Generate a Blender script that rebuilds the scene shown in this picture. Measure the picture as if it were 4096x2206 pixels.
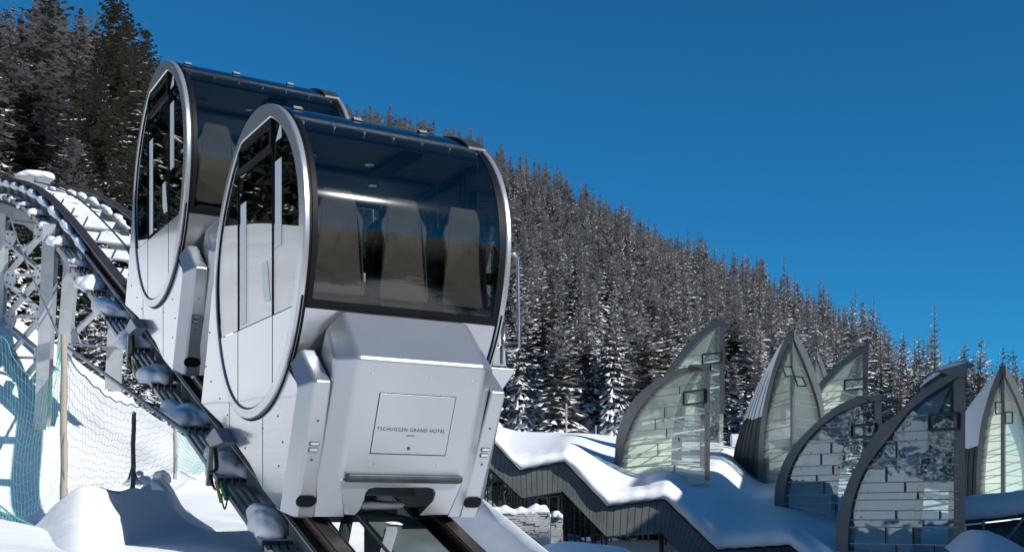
import bpy, bmesh, math, random
import numpy as np
from mathutils import Vector, Matrix
random.seed(7); RNG = np.random.default_rng(11)
for o in list(bpy.data.objects): bpy.data.objects.remove(o)
SC = bpy.context.scene
COL = SC.collection
R = math.radians

# ------------------------------------------------------------------ camera, light
FPX, CX, HY = 4611.0, 2048.0, 2067.0         # focal length, centre column and horizon row of the 4096 px wide photograph
cam = bpy.data.cameras.new('camera'); co = bpy.data.objects.new('camera', cam); COL.objects.link(co)
co.rotation_euler = (R(90), 0, 0)
cam.sensor_width = 36.0; cam.lens = FPX / 4096 * 36.0
cam.shift_x = 0.0; cam.shift_y = (HY - 1103) / 4096
cam.clip_start = 0.1; cam.clip_end = 9000
SC.camera = co
SUN = Vector((.719, -.468, .512)).normalized()
wd = bpy.data.worlds.new('World'); SC.world = wd; wd.use_nodes = True
nt = wd.node_tree; nt.nodes.clear()
sky = nt.nodes.new('ShaderNodeTexSky'); sky.sky_type = 'NISHITA'; sky.sun_disc = False
sky.sun_elevation = math.asin(SUN.z); sky.sun_rotation = math.atan2(SUN.x, SUN.y)
sky.altitude = 2600; sky.air_density = 1.0; sky.dust_density = 0.3; sky.ozone_density = 5.0
bg = nt.nodes.new('ShaderNodeBackground'); bg.inputs['Strength'].default_value = 0.097
wo = nt.nodes.new('ShaderNodeOutputWorld')
tint = nt.nodes.new('ShaderNodeMix'); tint.data_type = 'RGBA'; tint.blend_type = 'MULTIPLY'; tint.inputs[0].default_value = 1; tint.inputs[7].default_value = (.17, .84, 1.03, 1)
nt.links.new(sky.outputs[0], tint.inputs[6]); nt.links.new(tint.outputs[2], bg.inputs[0]); nt.links.new(bg.outputs[0], wo.inputs[0])
sl = bpy.data.lights.new('sun', 'SUN'); so = bpy.data.objects.new('sun', sl); COL.objects.link(so)
sl.energy = 4.5; sl.angle = R(.53); sl.color = (1, .955, .9)
so.rotation_euler = SUN.to_track_quat('Z', 'Y').to_euler()
SC.view_settings.view_transform = 'Standard'; SC.view_settings.look = 'None'
SC.view_settings.exposure = 0.16; SC.view_settings.gamma = 1; SC.view_settings.use_curve_mapping = False
SC.render.engine = 'CYCLES'
SC.cycles.max_bounces = 10; SC.cycles.transparent_max_bounces = 16; SC.cycles.caustics_reflective = False

# ------------------------------------------------------------------ materials
MAT = {}
def newmat(name):
    m = bpy.data.materials.new(name); m.use_nodes = True; MAT[name] = m
    n = m.node_tree; b = n.nodes['Principled BSDF']
    return m, n, b
def N(n, t, **k):
    x = n.nodes.new(t)
    for a, v in k.items():
        if a in x.inputs.keys() if not hasattr(x, a) else False: x.inputs[a].default_value = v
        else: setattr(x, a, v)
    return x
def noise(n, scale, detail=4, rough=.55, coord='Object', stretch=None):
    tc = n.nodes.new('ShaderNodeTexCoord'); mp = n.nodes.new('ShaderNodeMapping')
    if stretch: mp.inputs['Scale'].default_value = stretch
    t = n.nodes.new('ShaderNodeTexNoise'); t.inputs['Scale'].default_value = scale
    t.inputs['Detail'].default_value = detail; t.inputs['Roughness'].default_value = rough
    n.links.new(tc.outputs[coord], mp.inputs[0]); n.links.new(mp.outputs[0], t.inputs['Vector'])
    return t
def ramp(n, src, stops):
    r = n.nodes.new('ShaderNodeValToRGB'); e = r.color_ramp.elements
    while len(e) < len(stops): e.new(.5)
    for i, (p, c) in enumerate(stops):
        e[i].position = p; e[i].color = (*c, 1) if len(c) == 3 else c
    n.links.new(src, r.inputs[0]); return r
def bump(n, b, src, strength, dist=.02):
    bp = n.nodes.new('ShaderNodeBump'); bp.inputs['Strength'].default_value = strength; bp.inputs['Distance'].default_value = dist
    n.links.new(src, bp.inputs['Height']); n.links.new(bp.outputs[0], b.inputs['Normal']); return bp
def simple(name, col, rough=.5, metal=0, var=.12, scale=3., bmp=0, bscale=40, coat=0, stretch=None, bdist=.01):
    m, n, b = newmat(name)
    t = noise(n, scale, stretch=stretch)
    lo = tuple(max(0, c * (1 - var)) for c in col); hi = tuple(min(1, c * (1 + var)) for c in col)
    r = ramp(n, t.outputs[0], [(.3, lo), (.7, hi)])
    n.links.new(r.outputs[0], b.inputs['Base Color'])
    b.inputs['Roughness'].default_value = rough; b.inputs['Metallic'].default_value = metal
    b.inputs['Coat Weight'].default_value = coat; b.inputs['Coat Roughness'].default_value = .06
    if bmp:
        t2 = noise(n, bscale, 5, .6, stretch=stretch); bump(n, b, t2.outputs[0], bmp, bdist)
    return m
simple('silver_paint', (.43, .45, .48), .28, .75, .03, 1.2, .03, 2.2, coat=.6, bdist=.02)
simple('silver_face', (.43, .45, .48), .33, .75, .06, 1.1, .03, 2., coat=.35)
simple('silver_side', (.40, .42, .45), .20, .55, .03, 1.0, .05, 1.4, coat=.8, bdist=.02)
simple('brushed_steel', (.55, .56, .58), .22, .95, .05, 6)
simple('arch_frame', (.46, .48, .50), .26, .6, .05, 3, coat=.3)
simple('black_trim', (.006, .007, .009), .5, 0, .3)
simple('roof_glass', (.003, .010, .030), .14, 0, .2); MAT['roof_glass'].node_tree.nodes['Principled BSDF'].inputs['Specular IOR Level'].default_value = .3
MAT['black_trim'].node_tree.nodes['Principled BSDF'].inputs['Specular IOR Level'].default_value = .12
simple('rubber', (.015, .015, .017), .6)
simple('ceiling', (.20, .22, .235), .5, 0, .05)
simple('interior_dark', (.02, .025, .03), .6, 0, .1)
simple('interior_white', (.62, .68, .68), .4, 0, .03)
simple('seat_fabric', (.26, .165, .115), .55, 0, .08, 8, .1, 60)
simple('seat_side', (.02, .02, .022), .6)
simple('galvanised', (.30, .335, .355), .5, .55, .16, 5, .12, 30)
simple('galvanised_light', (.46, .49, .51), .5, .35, .12, 5, .1, 30)
simple('dark_steel', (.06, .075, .08), .45, .5, .3, 4, .1, 20)
simple('green_steel', (.12, .15, .155), .5, .3, .18, 2.5, .15, 15)
simple('wood_pale', (.36, .325, .285), .85, 0, .28, 4, .5, 18, stretch=(1, 1, .15))
simple('wood_shaded', (.12, .10, .085), .85, 0, .3, 4, .5, 18, stretch=(1, 1, .15))  # darker copy of the pale wood, the post's shade put into the colour
simple('net_green', (.08, .36, .30), .7)
simple('net_shaded', (.10, .16, .16), .7)  # darker copy of the green net, cast shadow put into the strand colour
simple('ink', (.012, .013, .015), .6)
simple('lamp_clear', (.6, .62, .65), .15, .6, .25, 60)
simple('green_plastic', (.02, .16, .08), .4)
simple('yellow_plastic', (.35, .28, .05), .5)
simple('zinc_panel', (.15, .16, .155), .5, .35, .22, .8, .12, 9)
simple('zinc_dark', (.06, .066, .064), .55, .3, .2, 1., .1, 9)
simple('sail_frame', (.15, .16, .162), .45, .4, .14, .7)
simple('sail_cream', (.84, .85, .72), .6, 0, .05, .5)
simple('mullion', (.30, .32, .32), .4, .4, .06)
simple('mullion_dark', (.035, .04, .045), .4, .3, .1)
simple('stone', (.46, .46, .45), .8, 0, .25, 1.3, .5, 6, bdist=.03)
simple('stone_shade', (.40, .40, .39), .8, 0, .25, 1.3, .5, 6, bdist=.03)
simple('interior_room', (.05, .055, .06), .8)
simple('bark', (.10, .075, .055), .9, 0, .3, 6, .6, 14)
simple('teal_pane', (.03, .16, .16), .08, 0, .5, .4, coat=1)
def rail_mat():
    m, n, b = newmat('rail_steel')
    t = noise(n, 6, 6, .7)
    r = ramp(n, t.outputs[0], [(.35, (.035, .035, .036)), (.55, (.06, .045, .04)), (.75, (.16, .075, .045))])
    n.links.new(r.outputs[0], b.inputs['Base Color']); b.inputs['Roughness'].default_value = .45; b.inputs['Metallic'].default_value = .4
rail_mat()
def snow_mat(name, s1=.7, s2=9, b1=.35, d1=.25, b2=.25, d2=.02, col=(.86, .88, .91)):
    m, n, b = newmat(name)
    t = noise(n, s1, 5, .5); t2 = noise(n, s2, 6, .65)
    bp = n.nodes.new('ShaderNodeBump'); bp.inputs['Strength'].default_value = b1; bp.inputs['Distance'].default_value = d1
    n.links.new(t.outputs[0], bp.inputs['Height'])
    bp2 = n.nodes.new('ShaderNodeBump'); bp2.inputs['Strength'].default_value = b2; bp2.inputs['Distance'].default_value = d2
    n.links.new(t2.outputs[0], bp2.inputs['Height']); n.links.new(bp.outputs[0], bp2.inputs['Normal'])
    n.links.new(bp2.outputs[0], b.inputs['Normal'])
    r = ramp(n, t2.outputs[0], [(.2, tuple(c * .97 for c in col)), (.8, col)])
    n.links.new(r.outputs[0], b.inputs['Base Color'])
    b.inputs['Roughness'].default_value = .6; b.inputs['Specular IOR Level'].default_value = .25
    return m
snow_mat('snow'); snow_mat('snow_far', .12, 1.2, .3, .8, .3, .12); snow_mat('snow_clump', 3, 25, .5, .08, .4, .01)
def glass_mat(name, tint, base, rough=.0, refl=(1, 1, 1), glare=0., wav=0., wscale=1., sunlit_haze=0.):
    m, n, b = newmat(name); n.nodes.remove(b); out = n.nodes['Material Output']
    tr = n.nodes.new('ShaderNodeBsdfTransparent'); tr.inputs[0].default_value = (*tint, 1)
    gl = n.nodes.new('ShaderNodeBsdfGlossy'); gl.inputs['Roughness'].default_value = rough; gl.inputs[0].default_value = (*refl, 1)
    ge = n.nodes.new('ShaderNodeNewGeometry'); dp = n.nodes.new('ShaderNodeVectorMath'); dp.operation = 'DOT_PRODUCT'
    n.links.new(ge.outputs['Normal'], dp.inputs[0]); n.links.new(ge.outputs['Incoming'], dp.inputs[1])
    ab = n.nodes.new('ShaderNodeMath'); ab.operation = 'ABSOLUTE'; n.links.new(dp.outputs['Value'], ab.inputs[0])
    iv = n.nodes.new('ShaderNodeMath'); iv.operation = 'SUBTRACT'; iv.inputs[0].default_value = 1; n.links.new(ab.outputs[0], iv.inputs[1])
    pw = n.nodes.new('ShaderNodeMath'); pw.operation = 'POWER'; pw.inputs[1].default_value = 5; n.links.new(iv.outputs[0], pw.inputs[0])
    lw = n.nodes.new('ShaderNodeMath'); lw.operation = 'MULTIPLY_ADD'; lw.inputs[1].default_value = .96; lw.inputs[2].default_value = .04; n.links.new(pw.outputs[0], lw.inputs[0])
    mu = n.nodes.new('ShaderNodeMath'); mu.operation = 'MULTIPLY_ADD'; mu.inputs[1].default_value = 1 - base; mu.inputs[2].default_value = base
    n.links.new(lw.outputs[0], mu.inputs[0]); mu.use_clamp = True
    mx = n.nodes.new('ShaderNodeMixShader'); n.links.new(mu.outputs[0], mx.inputs[0]); n.links.new(tr.outputs[0], mx.inputs[1]); n.links.new(gl.outputs[0], mx.inputs[2])
    if wav:
        t = noise(n, wscale, 2, .4); bp = n.nodes.new('ShaderNodeBump'); bp.inputs['Strength'].default_value = wav; bp.inputs['Distance'].default_value = .05
        n.links.new(t.outputs[0], bp.inputs['Height']); n.links.new(bp.outputs[0], gl.inputs['Normal'])
    last = mx
    if glare:  # second gloss lobe standing in for bloom round the sun glint
        g2 = n.nodes.new('ShaderNodeBsdfGlossy'); g2.inputs['Roughness'].default_value = .09
        m2 = n.nodes.new('ShaderNodeMixShader'); m2.inputs[0].default_value = glare
        n.links.new(mx.outputs[0], m2.inputs[1]); n.links.new(g2.outputs[0], m2.inputs[2]); last = m2
    if sunlit_haze:  # pale scatter added so the sails look sunlit inside
        tl_ = n.nodes.new('ShaderNodeBsdfTranslucent'); tl_.inputs[0].default_value = (.82, .90, .84, 1); di = n.nodes.new('ShaderNodeBsdfDiffuse'); di.inputs[0].default_value = (.82, .90, .84, 1)
        m3 = n.nodes.new('ShaderNodeMixShader'); m3.inputs[0].default_value = .35; n.links.new(tl_.outputs[0], m3.inputs[1]); n.links.new(di.outputs[0], m3.inputs[2])
        fr = noise(n, .5, 2, .4); mr = n.nodes.new('ShaderNodeMapRange'); mr.inputs['From Min'].default_value = .35; mr.inputs['From Max'].default_value = .7; mr.inputs['To Min'].default_value = sunlit_haze * .8; mr.inputs['To Max'].default_value = sunlit_haze * 1.25; n.links.new(fr.outputs[0], mr.inputs['Value'])
        m4 = n.nodes.new('ShaderNodeMixShader'); n.links.new(mr.outputs[0], m4.inputs[0]); n.links.new(last.outputs[0], m4.inputs[1]); n.links.new(m3.outputs[0], m4.inputs[2]); last = m4
    n.links.new(last.outputs[0], out.inputs[0]); return m
glass_mat('front_glass', (.57, .61, .62), .0, .005, glare=.0015)
glass_mat('side_glass', (.5, .54, .55), .20, .0)
glass_mat('back_glass', (.8, .84, .85), .01)
glass_mat('sail_glass', (.90, .97, .94), .05, .0, wav=.25, wscale=.9, sunlit_haze=.2)
simple('sail_lining_unlit', (.74, .82, .80), .6, 0, .08, .4)  # teal instead of cream: the unlit interior put into the colour
glass_mat('sail_glass_shaded', (.74, .85, .86), .13, .0, refl=(.75, .9, .95), wav=.5, wscale=.8, sunlit_haze=.09)  # darker glass copy, the shade on these sails put into the tint
glass_mat('wall_glass', (.30, .36, .37), .16, .0, wav=.1)
def foliage(name, dark, mid, snow_amt, scale=1.2, brown=(.06, .035, .02), back=0.):
    m, n, b = newmat(name)
    geo = n.nodes.new('ShaderNodeNewGeometry'); sep = n.nodes.new('ShaderNodeSeparateXYZ'); n.links.new(geo.outputs['Normal'], sep.inputs[0])
    front = n.nodes.new('ShaderNodeMath'); front.operation = 'SUBTRACT'; front.inputs[0].default_value = 1; n.links.new(geo.outputs['Backfacing'], front.inputs[1])
    t = noise(n, scale, 5, .7); t2 = noise(n, scale * .22, 2, .5)
    oi = n.nodes.new('ShaderNodeObjectInfo')
    a = n.nodes.new('ShaderNodeMath'); a.operation = 'MULTIPLY_ADD'; a.inputs[1].default_value = .9; n.links.new(t2.outputs[0], a.inputs[0]); n.links.new(t.outputs[0], a.inputs[2])
    rr = n.nodes.new('ShaderNodeMath'); rr.operation = 'MULTIPLY_ADD'; rr.inputs[1].default_value = .16; n.links.new(oi.outputs['Random'], rr.inputs[0]); n.links.new(a.outputs[0], rr.inputs[2])
    c = n.nodes.new('ShaderNodeMath'); c.operation = 'MULTIPLY_ADD'; c.inputs[1].default_value = .6; n.links.new(sep.outputs[2], c.inputs[0]); n.links.new(rr.outputs[0], c.inputs[2])
    th = 1.47 - snow_amt * .45
    s = ramp(n, c.outputs[0], [(0, (0, 0, 0)), (1, (1, 1, 1))])
    mr = n.nodes.new('ShaderNodeMapRange'); mr.inputs['From Min'].default_value = th; mr.inputs['From Max'].default_value = th + .07
    n.links.new(c.outputs[0], mr.inputs['Value'])
    mm = n.nodes.new('ShaderNodeMath'); mm.operation = 'MULTIPLY'; n.links.new(mr.outputs[0], mm.inputs[0]); fb = n.nodes.new('ShaderNodeMath'); fb.operation = 'MULTIPLY_ADD'; fb.inputs[1].default_value = 1 - back; fb.inputs[2].default_value = back; n.links.new(front.outputs[0], fb.inputs[0]); n.links.new(fb.outputs[0], mm.inputs[1])
    dr = ramp(n, t.outputs[0], [(.3, dark), (.6, mid), (.78, brown)])
    mix = n.nodes.new('ShaderNodeMix'); mix.data_type = 'RGBA'
    n.links.new(mm.outputs[0], mix.inputs[0]); n.links.new(dr.outputs[0], mix.inputs[6]); mix.inputs[7].default_value = (.88, .89, .91, 1)
    n.links.new(mix.outputs[2], b.inputs['Base Color']); b.inputs['Roughness'].default_value = .75; b.inputs['Specular IOR Level'].default_value = .2
foliage('needles_snowy', (.014, .014, .011), (.036, .033, .024), 2.3, 2.2, back=.15)
foliage('needles_far', (.012, .012, .010), (.042, .036, .028), 2.5, .75, (.06, .042, .032), back=.2)
foliage('needles_dark', (.012, .013, .008), (.042, .042, .024), 2.05, 1.8, (.07, .045, .02))
foliage('needles_mirror', (.006, .007, .004), (.02, .022, .012), -.3, 2.4, (.04, .03, .015))
foliage('larch', (.05, .035, .028), (.11, .07, .05), .45, 1.5, (.14, .08, .06))

# ------------------------------------------------------------------ helpers
def P(u, v, Y): return Vector(((u - CX) / FPX * Y, Y, (HY - v) / FPX * Y))
def mesh(name, verts, faces, mats, parent=None, smooth=False, mi=None, loc=None, bevel=0, segs=2, link=True):
    me = bpy.data.meshes.new(name); me.from_pydata([tuple(v) for v in verts], [], [tuple(f) for f in faces])
    if isinstance(mats, str): mats = [mats]
    for m in mats: me.materials.append(MAT[m])
    if mi is not None: me.polygons.foreach_set('material_index', mi)
    if smooth: me.polygons.foreach_set('use_smooth', [True] * len(me.polygons))
    me.update()
    o = bpy.data.objects.new(name, me)
    if link: COL.objects.link(o)
    if parent: o.parent = parent
    if loc is not None: o.location = loc
    if bevel:
        b = o.modifiers.new('bevel', 'BEVEL'); b.width = bevel; b.segments = segs; b.limit_method = 'ANGLE'; b.angle_limit = R(20)
        b.harden_normals = True
        me.polygons.foreach_set('use_smooth', [True] * len(me.polygons))
    return o
def tag(o, label, cat, group=None, kind=None):
    o['label'] = label; o['category'] = cat
    if group: o['group'] = group
    if kind: o['kind'] = kind
    return o
def empty(name, loc, label, cat, group=None, rot=0):
    o = bpy.data.objects.new(name, None); COL.objects.link(o); o.location = loc; o.rotation_euler = (0, 0, rot)
    o.empty_display_size = .1
    return tag(o, label, cat, group)
def struct(o): o['kind'] = 'structure'; return o
class MB:
    def __init__(s): s.v = []; s.f = []; s.m = []
    def add(s, v, f, m=0):
        k = len(s.v); s.v += [tuple(x) for x in v]; s.f += [tuple(i + k for i in q) for q in f]; s.m += [m] * len(f)
    def box(s, a, b, m=0):
        x0, y0, z0 = a; x1, y1, z1 = b
        s.add([(x0,y0,z0),(x1,y0,z0),(x1,y1,z0),(x0,y1,z0),(x0,y0,z1),(x1,y0,z1),(x1,y1,z1),(x0,y1,z1)],
              [(0,3,2,1),(4,5,6,7),(0,1,5,4),(1,2,6,5),(2,3,7,6),(3,0,4,7)], m)
    def beam(s, p, q, w, h, up=(0, 0, 1), m=0):
        p = Vector(p); q = Vector(q); d = (q - p).normalized(); up = Vector(up)
        sx = d.cross(up)
        if sx.length < 1e-4: sx = d.cross(Vector((1, 0, 0)))
        sx.normalize(); sy = sx.cross(d)
        vs = [c + sx * a * w / 2 + sy * b * h / 2 for c in (p, q) for a, b in ((-1, -1), (1, -1), (1, 1), (-1, 1))]
        s.add(vs, [(0,3,2,1),(4,5,6,7),(0,1,5,4),(1,2,6,5),(2,3,7,6),(3,0,4,7)], m)
    def tube(s, pts, r, n=8, m=0, caps=True):
        pts = [Vector(p) for p in pts]; k = len(s.v); up = None
        rr = r if isinstance(r, (list, tuple)) else [r] * len(pts)
        for i, p in enumerate(pts):
            d = (pts[min(i + 1, len(pts) - 1)] - pts[max(i - 1, 0)]).normalized()
            if up is None: up = d.orthogonal().normalized()
            up = (up - d * up.dot(d)).normalized(); sx = d.cross(up)
            for j in range(n):
                a = 2 * math.pi * j / n; s.v.append(tuple(p + (up * math.cos(a) + sx * math.sin(a)) * rr[i]))
        for i in range(len(pts) - 1):
            for j in range(n):
                s.f.append((k + i*n + j, k + i*n + (j+1) % n, k + (i+1)*n + (j+1) % n, k + (i+1)*n + j)); s.m.append(m)
        if caps:
            s.f.append(tuple(k + j for j in range(n))[::-1]); s.f.append(tuple(k + (len(pts)-1)*n + j for j in range(n))); s.m += [m, m]
    def prism(s, poly, ax, a, b, m=0):
        # polygon in the two other axes, extruded along ax (0: x, poly=(y,z))
        k = len(s.v); n = len(poly)
        for c in (a, b):
            for p, q in poly: s.v.append({0: (c, p, q), 1: (p, c, q), 2: (p, q, c)}[ax])
        s.f.append(tuple(k + i for i in range(n))); s.f.append(tuple(k + n + i for i in range(n))[::-1]); s.m += [m, m]
        for i in range(n):
            j = (i + 1) % n; s.f.append((k + i, k + n + i, k + n + j, k + j)); s.m.append(m)
    def build(s, name, mats, parent=None, smooth=False, **k):
        return mesh(name, s.v, s.f, mats, parent, smooth, s.m if not isinstance(mats, str) else None, **k)
def smooth_by_angle(o, ang=35):
    me = o.data; bm = bmesh.new(); bm.from_mesh(me); bmesh.ops.recalc_face_normals(bm, faces=bm.faces)
    for e in bm.edges:
        if len(e.link_faces) == 2 and e.calc_face_angle(0) > R(ang): e.smooth = False
    for f in bm.faces: f.smooth = True
    bm.to_mesh(me); bm.free()
def catmull(pts, n):
    pts = [np.array(p, float) for p in pts]; out = []
    ext = [2*pts[0]-pts[1]] + pts + [2*pts[-1]-pts[-2]]
    for i in range(1, len(ext) - 2):
        p0, p1, p2, p3 = ext[i-1:i+3]
        for k in range(n):
            t = k / n
            out.append(.5*((2*p1)+(-p0+p2)*t+(2*p0-5*p1+4*p2-p3)*t*t+(-p0+3*p1-3*p2+p3)*t**3))
    out.append(pts[-1]); return out
def interp(x, pts):
    xs = [p[0] for p in pts]; ys = [p[1] for p in pts]; return float(np.interp(x, xs, ys))
def tps(ctrl, lam=0.):
    # thin plate spline through (x, y, value)
    c = np.array(ctrl, float); n = len(c); sc = np.ptp(c[:, :2], axis=0).max(); m = c[:, :2].mean(0); xy = (c[:, :2] - m) / sc
    def K(d): return np.where(d > 1e-9, d * d * np.log(np.maximum(d, 1e-9)), 0)
    d = np.linalg.norm(xy[:, None] - xy[None], axis=2); A = np.zeros((n + 3, n + 3)); A[:n, :n] = K(d) + np.eye(n) * lam
    A[:n, n] = 1; A[:n, n+1:] = xy; A[n, :n] = 1; A[n+1:, :n] = xy.T
    w = np.linalg.solve(A, np.concatenate([c[:, 2], [0, 0, 0]]))
    def f(q):
        q = (np.asarray(q, float) - m) / sc; D = np.linalg.norm(q[..., None, :] - xy, axis=-1)
        return K(D) @ w[:n] + w[n] + q @ w[n+1:]
    return f
def grid_mesh(name, rows, mat, smooth=True, **k):
    h = len(rows); w = len(rows[0]); v = [p for r in rows for p in r]
    f = [(i*w+j, i*w+j+1, (i+1)*w+j+1, (i+1)*w+j) for i in range(h-1) for j in range(w-1)]
    return mesh(name, v, f, mat, smooth=smooth, **k)

# local frame of the funicular: w across the track, t uphill (horizontal), z up; origin at the apex of the front cabin's near side
DW = Vector((.859, .512, 0)).normalized(); DT = Vector((-DW.y, DW.x, 0)); ROT = math.atan2(DW.y, DW.x)
ORG = P(1080, 411, 10)
def LW(w, t, z): return ORG + DW * w + DT * t + Vector((0, 0, z))
def inv(u, v, w=None, t=None):
    r = Vector(((u - CX) / FPX, 1, (HY - v) / FPX)); Rr = (r.dot(DW), r.dot(DT), r.z); o = (ORG.dot(DW), ORG.dot(DT), ORG.z)
    s = (o[0] + w) / Rr[0] if w is not None else (o[1] + t) / Rr[1]
    return tuple(s * Rr[i] - o[i] for i in range(3))
CW = 1.95; OFF = Vector((0, 3.52, 1.575))
# ------------------------------------------------------------------ cabin
_front = [(0,-.01),(-.14,-.06),(-.275,-.137),(-.46,-.277),(-.596,-.432),(-.713,-.609),(-.771,-.747),(-.808,-.901),(-.822,-1.105),(-.812,-1.307),(-.771,-1.593),(-.672,-1.844),(-.613,-1.959),(-.568,-2.057),(-.523,-2.134),(-.447,-2.229),(-.386,-2.307),(-.308,-2.383),(-.182,-2.477),(-.02,-2.571),(.147,-2.645),(.319,-2.687),(.496,-2.702),(.659,-2.696)]
_back = [(.287,.062),(.534,.052),(.717,.014),(.945,-.097),(1.054,-.175),(1.221,-.299),(1.343,-.439),(1.446,-.586),(1.53,-.72),(1.60,-.88),(1.66,-1.05),(1.707,-1.29),(1.676,-1.545),(1.633,-1.764),(1.569,-1.959),(1.485,-2.13),(1.373,-2.32),(1.218,-2.462),(1.019,-2.587),(.827,-2.66)]
_C = np.array([.45, -1.32])
def _fit():
    p = np.array(_front + _back) - _C; th = np.arctan2(p[:, 1], p[:, 0]); r = np.hypot(p[:, 0], p[:, 1]); H = 6
    A = np.stack([np.ones_like(th)] + [g(k * th) for k in range(1, H + 1) for g in (np.cos, np.sin)], 1)
    c = np.linalg.lstsq(A, r, rcond=None)[0]
    n = 216; t = math.pi / 2 + np.arange(n) * 2 * math.pi / n            # starts at the top, runs to the front, under and up the back
    A = np.stack([np.ones_like(t)] + [g(k * t) for k in range(1, H + 1) for g in (np.cos, np.sin)], 1); rr = A @ c
    # front is t < C: angle increasing from 90 degrees goes to negative t
    return np.stack([_C[0] + rr * np.cos(t), _C[1] + rr * np.sin(t)], 1)
OUT = _fit()
def offset(poly, d):
    nx = np.roll(poly, -1, 0) - np.roll(poly, 1, 0); nrm = np.stack([-nx[:, 1], nx[:, 0]], 1); nrm /= np.linalg.norm(nrm, axis=1)[:, None]
    d = np.asarray(d, float); d = d[:, None] if d.ndim else d
    return poly + nrm * d
_dd = .105 + .025 * -(OUT[:, 0] - .45) / 1.25
INN = offset(OUT, _dd)
if abs(INN[0, 1] - _C[1]) > abs(OUT[0, 1] - _C[1]): INN = offset(OUT, -_dd); SG = -1
else: SG = 1
INN[:, 1] = np.minimum(INN[:, 1], -.125)
def clip(poly, t0, t1, z0, z1):
    def cl(ps, f, ix):
        o = []
        for i in range(len(ps)):
            a, b = ps[i - 1], ps[i]; fa, fb = f(a), f(b)
            if fa * fb < 0: s = fa / (fa - fb); o.append((a[0] + (b[0]-a[0])*s, a[1] + (b[1]-a[1])*s))
            if fb >= 0: o.append(b)
        return o
    ps = [tuple(p) for p in poly]
    for f in (lambda p: p[0]-t0, lambda p: t1-p[0], lambda p: p[1]-z0, lambda p: z1-p[1]):
        if ps: ps = cl(ps, f, 0)
    q = []
    for p in ps:
        if not q or abs(p[0]-q[-1][0]) + abs(p[1]-q[-1][1]) > .004: q.append(p)
    return q
def strip_idx(zs, front=True, top=None):
    n = len(OUT); half = range(0, n // 2 + 12) if front else range(n - 1, n // 2 - 12, -1)
    return half
def curve_part(za, zb, side, inset=0., tops=None):
    # points of the outline between heights za > zb on one side ('f'/'b')
    o = offset(OUT, SG * inset) if inset else OUT
    n = len(o); cz = int(np.argmin(o[:, 1])); ct = int(np.argmax(o[:, 1]))
    seq = [(ct + i) % n for i in range((cz - ct) % n + 1)] if side == 'f' else [(ct - i) % n for i in range((ct - cz) % n + 1)]
    pts = [tuple(o[i]) for i in seq]
    zz = np.array([p[1] for p in pts]); tt = np.array([p[0] for p in pts])
    res = [za] + [z for z in zz if zb < z < za] + [zb]
    return [(float(np.interp(-z, -zz, tt)), float(z)) for z in res]
def slab(name, pts, w0, w1, th, mat, parent, wseg=1, smooth=True, bevel=0):
    # curved panel: pts (t,z) run down the outside, thickness th inward
    pa = np.array(pts); d = np.gradient(pa, axis=0); nr = np.stack([-d[:, 1], d[:, 0]], 1); nr /= np.linalg.norm(nr, axis=1)[:, None] + 1e-9
    cen = np.array([.45, -1.3]); sg = np.sign(((cen - pa) * nr).sum(1)); pb = pa + nr * sg[:, None] * th
    v = []; n = len(pa)
    for w in (w0, w1):
        v += [(w, p[0], p[1]) for p in pa] + [(w, p[0], p[1]) for p in pb]
    f = []
    for i in range(n - 1):
        f += [(i, i+1, 2*n+i+1, 2*n+i), (n+i, 3*n+i, 3*n+i+1, n+i+1), (i, n+i, n+i+1, i+1), (2*n+i, 2*n+i+1, 3*n+i+1, 3*n+i)]
    f += [(0, 2*n, 3*n, n), (n-1, 2*n-1, 4*n-1, 3*n-1)]
    o = mesh(name, v, f, mat, parent); smooth_by_angle(o, 30); return o
def plate(name, poly, w0, w1, mat, parent, bevel=0):
    m = MB(); m.prism(poly, 0, w0, w1); o = m.build(name, mat, parent)
    bm = bmesh.new(); bm.from_mesh(o.data); bmesh.ops.recalc_face_normals(bm, faces=bm.faces); bm.to_mesh(o.data); bm.free()
    if bevel:
        b = o.modifiers.new('bevel', 'BEVEL'); b.width = bevel; b.segments = 2; b.limit_method = 'ANGLE'; b.angle_limit = R(40)
    return o
TF = lambda z: -1.04 + .415 * (-2.30 - z)
TP = lambda z: -.86 + .46 * (-2.49 - z)
def hullbox(name, vs, fs, mat, parent, bev):
    o = mesh(name, vs, fs, mat, parent); bm = bmesh.new(); bm.from_mesh(o.data); bmesh.ops.recalc_face_normals(bm, faces=bm.faces); bm.to_mesh(o.data); bm.free()
    if bev:
        b = o.modifiers.new('bevel', 'BEVEL'); b.width = bev; b.segments = 4; b.limit_method = 'ANGLE'; b.angle_limit = R(14); b.harden_normals = True
        o.data.polygons.foreach_set('use_smooth', [True] * len(o.data.polygons))
    return o
def oblong(cx, cz, hw, hh, n=8):
    p = []
    for s, cc in ((1, cx + hw - hh), (-1, cx - hw + hh)):
        for k in range(n + 1):
            a = -math.pi/2 + math.pi * k / n
            p.append((cc + s * math.cos(a) * hh, cz + s * math.sin(a) * hh))
    return p
def onface(poly, tfun, d0, d1):
    # polygon (w,z) -> slab following the face t = tfun(z)
    n = len(poly); v = [(w, tfun(z) - d, z) for d in (d0, d1) for w, z in poly]
    f = [tuple(range(n)), tuple(range(2*n-1, n-1, -1))] + [(i, n+i, n+(i+1) % n, (i+1) % n) for i in range(n)]
    return v, f
_q = lambda x, y: inv(780 + .5047 * x, 1506 + .5047 * y, w=-.05)[1:]
CH = [_q(190, 400), _q(115, 490), _q(160, 560), _q(265, 520)]
CA = [_q(135, 560), _q(115, 860), _q(160, 890), _q(212, 840), _q(255, 960), _q(235, 1045)]
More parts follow.
